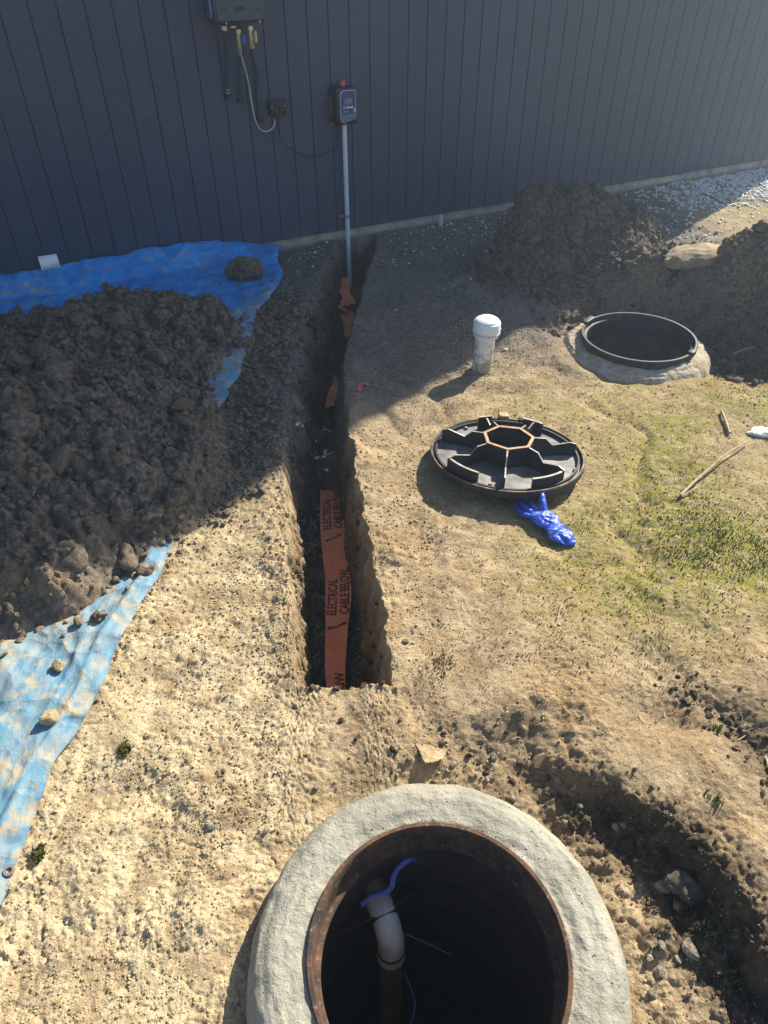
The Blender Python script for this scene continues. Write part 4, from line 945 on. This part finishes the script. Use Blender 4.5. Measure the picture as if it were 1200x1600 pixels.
c = M_GLV.mix(M_GLV.mr(M_GLV.noise(p, 14, 5, .7), .58, .72, 0, .55), c, (.35, .42, .62))
M_GLV = M_GLV.done(c, .42, M_GLV.bump(M_GLV.vor(M_GLV.map(p, (1, 1.6, 1)), 42), .3, .008, M_GLV.bump(M_GLV.noise(p, 70, 3, .6), .5, .008)), spec=.5)
tmp = bpy.data.objects.new('tmp', me); COL.objects.link(tmp)
m1 = tmp.modifiers.new('s', 'REMESH'); m1.mode = 'VOXEL'; m1.voxel_size = .0026; m2 = tmp.modifiers.new('u', 'SMOOTH'); m2.iterations = 5; m2.factor = .5
me2 = bpy.data.meshes.new_from_object(tmp.evaluated_get(bpy.context.evaluated_depsgraph_get())); bpy.data.objects.remove(tmp)
co = np.empty(len(me2.vertices)*3, np.float32); me2.vertices.foreach_get('co', co); co = co.reshape(-1, 3)
gp = gl_pts['wrist'][0]; ax = (gl_pts['kn'][0]-gl_pts['cuff_end'][0])[:2]; ax /= np.linalg.norm(ax)
u_ = (co[:, :2]-gp[:2])@ax; v_ = (co[:, :2]-gp[:2])@np.array([-ax[1], ax[0]])
body = sst(.10, .05, u_)
wrk = .006*fbm(u_*45+v_*14, v_*20, 3, 801)*(.4+.6*body)+.012*np.clip(.3-np.abs(fbm(u_*22-v_*20, v_*16, 2, 805)), 0, 1)*body-.010*np.exp(-((v_-.01)/.008)**2)*sst(-.03, -.07, u_)
co[:, 2] += wrk; co[:, 2] -= .010*body*np.exp(-((u_+.035)/.012)**2)
co[:, 2] += gz(gp[0], gp[1])-.002
me2.vertices.foreach_set('co', co.ravel()); me2.update()
me2.polygons.foreach_set('use_smooth', [True]*len(me2.polygons)); me2.name = 'glove'
tag(link('glove', me2, M_GLV), 'crumpled blue rubber glove lying in front of the upturned lid', 'glove')

# ------------------------------------------------------------------ sandbag, sticks, scraps, stones
bx_, by_ = 2.2, 4.93
bm = bmesh.new(); bmesh.ops.create_icosphere(bm, subdivisions=5, radius=1); co = np.array([q.co[:] for q in bm.verts]); fc = np.array([[q.index for q in f.verts] for f in bm.faces]); bm.free()
sgn = np.sign(co); co = sgn*np.abs(co)**.82; co = co*np.array([.27, .13, .055])
co[:, 2] += .030*fbm(co[:, 0]*8, co[:, 1]*8, 4, 811)+.008*fbm(co[:, 0]*40, co[:, 1]*40, 3, 813)-.012*np.exp(-((co[:, 0]-.20)/.03)**2); co[:, 1] += .02*fbm(co[:, 0]*6, co[:, 2]*6, 2, 815)
k = NT('dirty_sack'); p = k.pos(); n1 = k.noise(p, 9, 6, .7); c = k.mix(k.mr(n1, .35, .65), (.15, .11, .07), (.33, .255, .165)); M_SACK = k.done(c, .95, k.bump(k.noise(p, 90, 4, .7), .5, .005))
zb_ = max(float(ground_h(np.array([bx_]), np.array([by_]), False)[0][0]), 0)
g0 = G(1097, 400, .24); SBZ = gz(g0[0], g0[1])+.028; g0 = G(1097, 400, SBZ)
tag(link('sandbag', mesh_np('sandbag', co, fc), M_SACK, None, (g0[0], g0[1], SBZ), (0, -.10, .22)), 'tan dirt covered sandbag lying on the bank between the two brown soil piles', 'sandbag')
M_STICK = simple('dry_stick', (.42, .32, .20), .8, var=.4, sc=60)
def stick(pts, r0, r1, label, twig=None):
    P = []
    for px, py, z in pts:
        g = G(px, py, z); P.append((g[0], g[1], z+gz(g[0], g[1])*0+max(0, gz(g[0], g[1]))))
    S_ = spline(P, 6); rs_ = list(np.linspace(r0, r1, len(S_))); mb = MB().tube(S_, rs_, 8)
    if twig:
        P2 = []
        for px, py, z in twig: g = G(px, py, z); P2.append((g[0], g[1], z+max(0, gz(g[0], g[1]))))
        mb.tube(spline(P2, 5), .003, 6)
    return tag(mb.build('stick', M_STICK, None, 60), label, 'stick')
stick([(1062, 778, .012), (1085, 755, .016), (1110, 732, .025), (1135, 712, .03), (1168, 692, .02)], .007, .0035, 'longest dry curved stick lying on the mossy dirt at the right', [(1064, 779, .012), (1078, 770, .014), (1090, 762, .014)])
stick([(1126, 646, .012), (1132, 660, .014), (1139, 679, .012)], .006, .008, 'short straight dry stick upright in the photo above the long curved stick')
stick([(1146, 553, .012), (1160, 547, .018), (1178, 543, .016)], .006, .005, 'thin dry stick beside the far manhole collar')
stick([(1188, 1195, .01), (1192, 1230, .014), (1194, 1265, .01)], .003, .003, 'thin brown twig lying at the right edge among dark clods')
stick([(692, 592, .008), (708, 584, .01), (730, 574, .01)], .0025, .0025, 'thin pale twig at the foot of the white capped standpipe')
stick([(868, 978, .008), (878, 948, .012), (896, 938, .008)], .002, .002, 'thin bent root on the lit dirt between trench and right edge')
# pale lump at the right edge
k = NT('white_plaster'); p = k.pos(); M_PL = k.done(k.mix(k.mr(k.noise(p, 25, 5), .4, .6), (.60, .60, .58), (.78, .78, .76)), .9, k.bump(k.noise(p, 60, 4), .6, .006))
g = G(1192, 678, .01); o = link('plaster_lump', rock_mesh('plaster_lump', 4, 903, .6, .25, M_PL), None, None, (g[0], g[1], gz(g[0], g[1])+.008)); o.scale = (.075, .06, .07)
tag(o, 'white crumbly plaster lump at the right edge beside the long stick', 'plaster')
# individual stones
STN = [rock_mesh('stone', 2, 930+i, .5, .6, M_GREYR, False, True) for i in range(8)]
RKB = [rock_mesh('stone', 4, 950+i, .5, .6, M_CLAYB) for i in range(5)]
def place(name, me, px, py, size, label, cat, z=None, group=None, squash=1., sink=.3):
    g = G(px, py, 0); zz = gz(g[0], g[1]) if z is None else z; g = G(px, py, zz)
    o = link(name, me, None, None, (g[0], g[1], (gz(g[0], g[1]) if z is None else z)+size*(.6-sink)*squash), (random.uniform(-.3, .3), random.uniform(-.3, .3), random.uniform(0, 6.28)))
    o.scale = (size, size, size*squash); return tag(o, label, cat, group)
place('clod', CLODT[0], 78, 1124, .034, 'tan dirt clod sitting on the sunlit front part of the blue tarp', 'clod', tarp_z(*G(78, 1124, .03)[:2])+.004)
place('clod', CLODT[1], 92, 1042, .024, 'small brown clod on the tarp just below the spoil heap', 'clod', tarp_z(*G(92, 1042, .03)[:2])+.004)
place('clod', CLODS[2], 382, 432, .12, 'round dark clod lying alone on the tarp corner by the wall', 'clod', .05)
place('clod', CLODT[3], 213, 873, .055, 'pale flat faced clod at the sunlit foot of the heap', 'clod', None)
place('stone', rock_mesh('stone', 4, 977, .3, .6, M_TANC), 672, 1172, .055, 'flat pale stone slab bedded in dirt between trench and foreground manhole', 'stone', squash=.16, sink=.7)
place('stone', RKB[0], 1082, 1362, .050, 'largest rough stone in the dark furrow right of the foreground manhole', 'stone')
place('stone', STN[2], 1038, 1388, .028, 'grey stone leaning just left of the largest furrow stone', 'stone')
place('stone', STN[3], 1078, 1485, .026, 'pale grey stone standing lower right of the foreground collar', 'stone')
pos_ = [(700, 1208), (738, 1216), (645, 988), (634, 1003), (708, 1196), (760, 1222), (800, 1250), (995, 1345), (1000, 1392), (1030, 1520), (1020, 1555), (1012, 1500), (1035, 1480), (870, 1225), (905, 1265), (620, 1215), (640, 1190), (330, 1292), (495, 1232), (880, 1290), (960, 1300), (1055, 1420), (985, 1265), (770, 1185), (1060, 1500), (830, 1180), (415, 1300), (350, 1205)]
for i, (px, py) in enumerate(pos_):
    place('stone', STN[i % 8], px, py, random.uniform(.009, .018), 'small grey stone lying loose in the dirt around the foreground manhole', 'stone', group='small loose stones around the foreground manhole')

# ------------------------------------------------------------------ ground cover (uncountable)
def in_holes(x, y):
    return (np.hypot(x-MH_F[0], y-MH_F[1]) < .47) | (np.hypot(x-MH_R[0], y-MH_R[1]) < .46)
def on_tarp(x, y): return (x < np.interp(y, TYs, TXs)+.01)
def crumbs(name, n, xr, yr, dens, size, mat, seed, label, cat, sub=1, flat=.75, allow_tarp=False):
    rs = np.random.default_rng(seed); x = rs.uniform(*xr, n); y = yr[0]+(yr[1]-yr[0])*rs.uniform(size=n)**1.4
    ok = (rs.uniform(size=n) < dens(x, y)) & ~in_holes(x, y) & ((WD-(N[0]*x+N[1]*y)) > .03)
    if not allow_tarp: ok &= ~on_tarp(x, y)
    x, y = x[ok], y[ok]; sz = size[0]+(size[1]-size[0])*rs.uniform(size=len(x))**4
    sz = sz*np.clip(.6+.18*y, .7, 1.4)
    scatter(name, np.stack([x, y, gh(x, y)+sz*.25], -1), sz, mat, seed, sub, flat, False, .5, None, label, cat)
def inview(x, y): return (x > -1.05-.31*(y-.5)) & (x < 1.0+.47*(y-.5))
crumbs('soil_crumbs', 44000, (-1.1, .2), (.4, 3.0), lambda x, y: inview(x, y)*np.where(x < -.25, 1, .3)*(.35+.65*sst(-.2, .3, fbm(x*4, y*4, 3, 95))), (.002, .008), M_PALEC, 1001, 'pale dry soil crumbs covering the ground left of the trench', 'soil')
crumbs('soil_crumbs', 32000, (-.1, 3.2), (.4, 4.2), lambda x, y: inview(x, y)*(.12+.88*sst(-.18, .28, fbm(x*2.6+7, y*2.6, 4, 231))), (.002, .007), M_TANC, 1002, 'tan dirt crumbs scattered over the lit ground right of the trench', 'soil')
def dk(x, y):
    s, t = linedist(x, y, SCARP); s2, t2 = linedist(x, y, RUT); return np.clip(np.exp(-((-s+.05)/.085)**2)*np.interp(t, [0, .55, .8, 1], [1, 1, .25, .04])+.5*np.exp(-(s2/.07)**2)+.0, 0, 1)*inview(x, y)
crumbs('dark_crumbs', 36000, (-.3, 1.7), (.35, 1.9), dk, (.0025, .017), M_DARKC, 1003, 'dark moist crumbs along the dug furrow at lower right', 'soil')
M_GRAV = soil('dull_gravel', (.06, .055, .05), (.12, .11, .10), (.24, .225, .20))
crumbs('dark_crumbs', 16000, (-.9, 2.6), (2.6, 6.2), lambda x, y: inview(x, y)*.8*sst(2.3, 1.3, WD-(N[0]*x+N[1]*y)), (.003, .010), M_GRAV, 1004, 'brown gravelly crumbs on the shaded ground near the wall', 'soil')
crumbs('spoil_crumbs', 9000, (-1.0, -.45), (2.05, 4.6), lambda x, y: ~on_tarp(x, y)*(x < np.interp(y, YS, LX)+.12)*sst(-.35, -.75, x+.1*fbm(x*4, y*4, 2, 99))*sst(2.15, 2.75, y+.35*fbm(x*5, y*5, 2, 100)), (.004, .026), M_CLAY, 1013, 'dark spilled clods between the spoil heap and the trench', 'soil')
crumbs('pit_crumbs', 5000, (1.0, 2.6), (3.4, 5.2), lambda x, y: (np.hypot(x-MH_R[0], y-MH_R[1]) < 1.25)*sst(-.2, .25, (x-MH_R[0])*.55+(y-MH_R[1])*.84)*.8, (.005, .030), M_CLAYB, 1012, 'loose brown crumbs on the bank behind the far manhole', 'soil')
crumbs('tarp_crumbs', 5000, (-1.6, -.7), (3.4, 5.3), lambda x, y: on_tarp(x, y)*(.25+.75*(fbm(x*3, y*3, 3, 97) > .05))*sst(.12, .3, WD-(N[0]*x+N[1]*y)), (.004, .022), M_CLAY, 1008, 'dark crumbs scattered on the far corner of the tarp', 'soil', allow_tarp=True)
crumbs('tarp_crumbs', 5200, (-1.12, -.74), (3.25, 4.75), lambda x, y: on_tarp(x, y)*(.25+.75*(fbm(x*5, y*3, 3, 98) > -.08)), (.004, .032), M_CLAY, 1009, 'dark clods and crumbs covering the torn right edge of the tarp', 'soil', allow_tarp=True)
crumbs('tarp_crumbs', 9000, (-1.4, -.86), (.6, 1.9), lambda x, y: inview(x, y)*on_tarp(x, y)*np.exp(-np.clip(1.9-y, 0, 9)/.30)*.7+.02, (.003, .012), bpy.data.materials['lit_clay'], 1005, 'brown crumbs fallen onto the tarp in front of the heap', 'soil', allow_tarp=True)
# crumbs right of the trench inside it
crumbs('trench_rubble', 3500, (-.6, .0), (1.4, 5.4), lambda x, y: (x > np.interp(y, YS, LX)+.03)*(x < np.interp(y, YS, RX)-.02)*.8, (.005, .028), M_DARKC, 1006, 'dark rubble lining the trench', 'soil')
def trs(x, y): return (np.abs(x+.36) < .12)*(np.abs(y-3.2) < .14)*1.
crumbs('pale_debris', 5000, (-.5, -.2), (3.0, 3.45), lambda x, y: trs(x, y)*.012, (.006, .024), M_PL, 1007, 'white crumbly debris on the soil bridge across the trench', 'debris')
# white gravel by the far corner
rs = np.random.default_rng(77); n = 9000; s_ = rs.uniform(4.6, 7.6, n); q = rs.uniform(.03, 1.3, n)
pr_ = np.clip(sst(5.0, 6.0, s_)*sst(1.0, .35, q-.35*sst(5.6, 7, s_))+.05, 0, 1); ok = rs.uniform(size=n) < pr_; s_, q = s_[ok], q[ok]
P = T[None]*s_[:, None]+N[None]*(WD-q)[:, None]; sz = .008+.016*rs.uniform(size=len(s_))**2
scatter('white_gravel', np.stack([P[:, 0], P[:, 1], gh(P[:, 0], P[:, 1])+sz*.3], -1), sz, simple('white_stone', (.62, .63, .64), .7, var=.3, sc=40), 1010, 1, .6, False, .4, None, 'white gravel strip at the foot of the wall, far right', 'gravel')
# sparse white specks along the wall
rs = np.random.default_rng(78); n = 520; s_ = rs.uniform(.9, 5.2, n); q = .03+rs.exponential(.3, n)
P = T[None]*s_[:, None]+N[None]*(WD-q)[:, None]; ok = (P[:, 0] < -.42) & (P[:, 0] > -.7) | (P[:, 0] > -.03); P = P[ok]; sz = .005+.010*rs.uniform(size=len(P))**2
scatter('white_chips', np.stack([P[:, 0], P[:, 1], gh(P[:, 0], P[:, 1])+sz*.2], -1), sz, bpy.data.materials['white_stone'], 1011, 1, .6, False, .4, None, 'white stone chips sprinkled along the foot of the wall', 'gravel')

# moss and grass
def blades(name, centres, per, hgt, spread, mat, seed, label, cat, lean=.5):
    rs = np.random.default_rng(seed); n = len(centres)*per
    c = np.repeat(np.array(centres), per, 0); x = c[:, 0]+rs.normal(0, spread, n); y = c[:, 1]+rs.normal(0, spread, n)
    z = gh(x, y); a = rs.uniform(0, 6.283, n); h_ = hgt*rs.uniform(.4, 1.2, n); w_ = .0012+.0012*rs.uniform(size=n)
    dx, dy = np.cos(a)*w_, np.sin(a)*w_; lx_, ly_ = -np.sin(a)*h_*lean*rs.uniform(-1, 1, n), np.cos(a)*h_*lean*rs.uniform(-1, 1, n)
    V = np.stack([np.stack([x-dx, y-dy, z-.002], -1), np.stack([x+dx, y+dy, z-.002], -1), np.stack([x+dx*.7+lx_*.4, y+dy*.7+ly_*.4, z+h_*.6], -1), np.stack([x-dx*.7+lx_*.4, y-dy*.7+ly_*.4, z+h_*.6], -1), np.stack([x+lx_, y+ly_, z+h_], -1)], 1).reshape(-1, 3)
    b = np.arange(n)[:, None]*5; F = np.concatenate([b+[0, 1, 2], b+[0, 2, 3], b+[3, 2, 4]])
    return tag(link(name, mesh_np(name, V, F, True), mat), label, cat, kind='stuff')
M_GRASS = simple('grass_green', (.14, .22, .035), .7, var=.5, sc=20); M_MOSS = simple('moss_green', (.17, .17, .03), .85, var=.5, sc=30)
rs = np.random.default_rng(90)
mc = [(1.35+rs.normal(0, .16), 2.1+rs.normal(0, .16)) for _ in range(420)]
blades('moss', mc, 9, .010, .016, M_GRASS, 1020, 'bright green moss patch at the right edge of the lit ground', 'moss', .8)
mc = []
while len(mc) < 1700:
    x, y = rs.uniform(.1, 2.6), rs.uniform(1.35, 4.2)
    if inview(np.array(x), np.array(y)) and rs.uniform() < .3+.6*float(fbm(np.array([x*2.2]), np.array([y*2.2]), 3, 211)[0])+.3 and not in_holes(x, y): mc.append((x, y))
blades('moss', mc, 7, .008, .014, M_MOSS, 1021, 'thin olive moss growing over the lit dirt right of the trench', 'moss', .9)
rs = np.random.default_rng(93); n = 5200; x = rs.uniform(0, 3.2, n); y = rs.uniform(1.2, 4.6, n)
ok = inview(x, y) & ~in_holes(x, y) & (rs.uniform(size=n) < .2+.8*sst(.1, -.3, fbm(x*2.6+7, y*2.6, 4, 231))) & (x > np.interp(y, YS, RX)+.03); x, y = x[ok], y[ok]; n = len(x)
a = rs.uniform(0, 6.283, n); l_ = rs.uniform(.008, .035, n); wd_ = .0008+.0007*rs.uniform(size=n); sx_ = []
for q_, lift_ in ((-.5, .002), (0, .006), (.5, .002)):
    cx_, cy_ = x+np.cos(a)*l_*q_+np.sin(a)*l_*.12*(q_ == 0), y+np.sin(a)*l_*q_; zz_ = gh(cx_, cy_)+lift_
    sx_ += [np.stack([cx_-np.sin(a)*wd_, cy_+np.cos(a)*wd_, zz_], -1), np.stack([cx_+np.sin(a)*wd_, cy_-np.cos(a)*wd_, zz_+.001], -1)]
V = np.stack(sx_, 1).reshape(-1, 3); b = np.arange(n)[:, None]*6
tag(link('dead_grass', mesh_np('dead_grass', V, np.concatenate([b+[0, 1, 3, 2], b+[2, 3, 5, 4]]), True), simple('straw', (.45, .35, .18), .8, var=.6, sc=12)), 'dead grass strands lying flat on the lit dirt right of the trench', 'dead grass', kind='stuff')
for i, (px, py) in enumerate(((1112, 1158), (1102, 1272), (1150, 1530), (1105, 1460), (690, 1047))):
    g = G(px, py, 0)
    if i < 4:
        blades('grass_tuft', [(g[0], g[1])], 45, .024, .012, M_GRASS, 1030+i, None, None)
        o = bpy.context.scene.objects[[q.name for q in COL.objects if q.name.startswith('grass_tuft')][-1]]; del o['kind']
        tag(o, ['tiny bright grass tuft near the right edge above the dark furrow', 'small weed sprout among dark clods in the middle of the furrow', 'tiny grass sprout at the lowest right corner', 'faint green sprout right of the foreground collar'][i], 'grass')
    else: blades('moss', [(g[0]+rs.normal(0, .03), g[1]+rs.normal(0, .02)) for _ in range(24)], 9, .010, .012, M_MOSS, 1040+i, ['green moss patch near the right rim of the trench end', 'olive moss patch above the dark furrow'][i-4], 'moss')
for (px, py, lab) in ((62, 1337, 'round olive moss cushion beside the tarp edge at lower left'), (195, 1172, 'faint olive moss cushion on the pale crumbs right of the tarp')):
    g = G(px, py, 0); mo = blades('moss_cushion', [(g[0]+rs.normal(0, .006), g[1]+rs.normal(0, .006)) for _ in range(30)], 14, .016, .006, M_MOSS, 1050+px, lab, 'moss', .7); del mo['kind']


hz = MB().box((0, 0, 4.2), (140, 140, 12.0)).mesh('glare_veil'); km = bpy.data.materials.new('glare_volume'); km.use_nodes = True; t = km.node_tree; t.nodes.clear()  # added volume imitating lens glare, not real haze in the air
pv = t.nodes.new('ShaderNodeVolumePrincipled'); pv.inputs['Color'].default_value = (.60, .78, 1, 1); pv.inputs['Density'].default_value = GLARE; pv.inputs['Anisotropy'].default_value = .45
om = t.nodes.new('ShaderNodeOutputMaterial'); t.links.new(pv.outputs[0], om.inputs['Volume'])
tag(link('glare_veil', hz, km), kind='stuff')
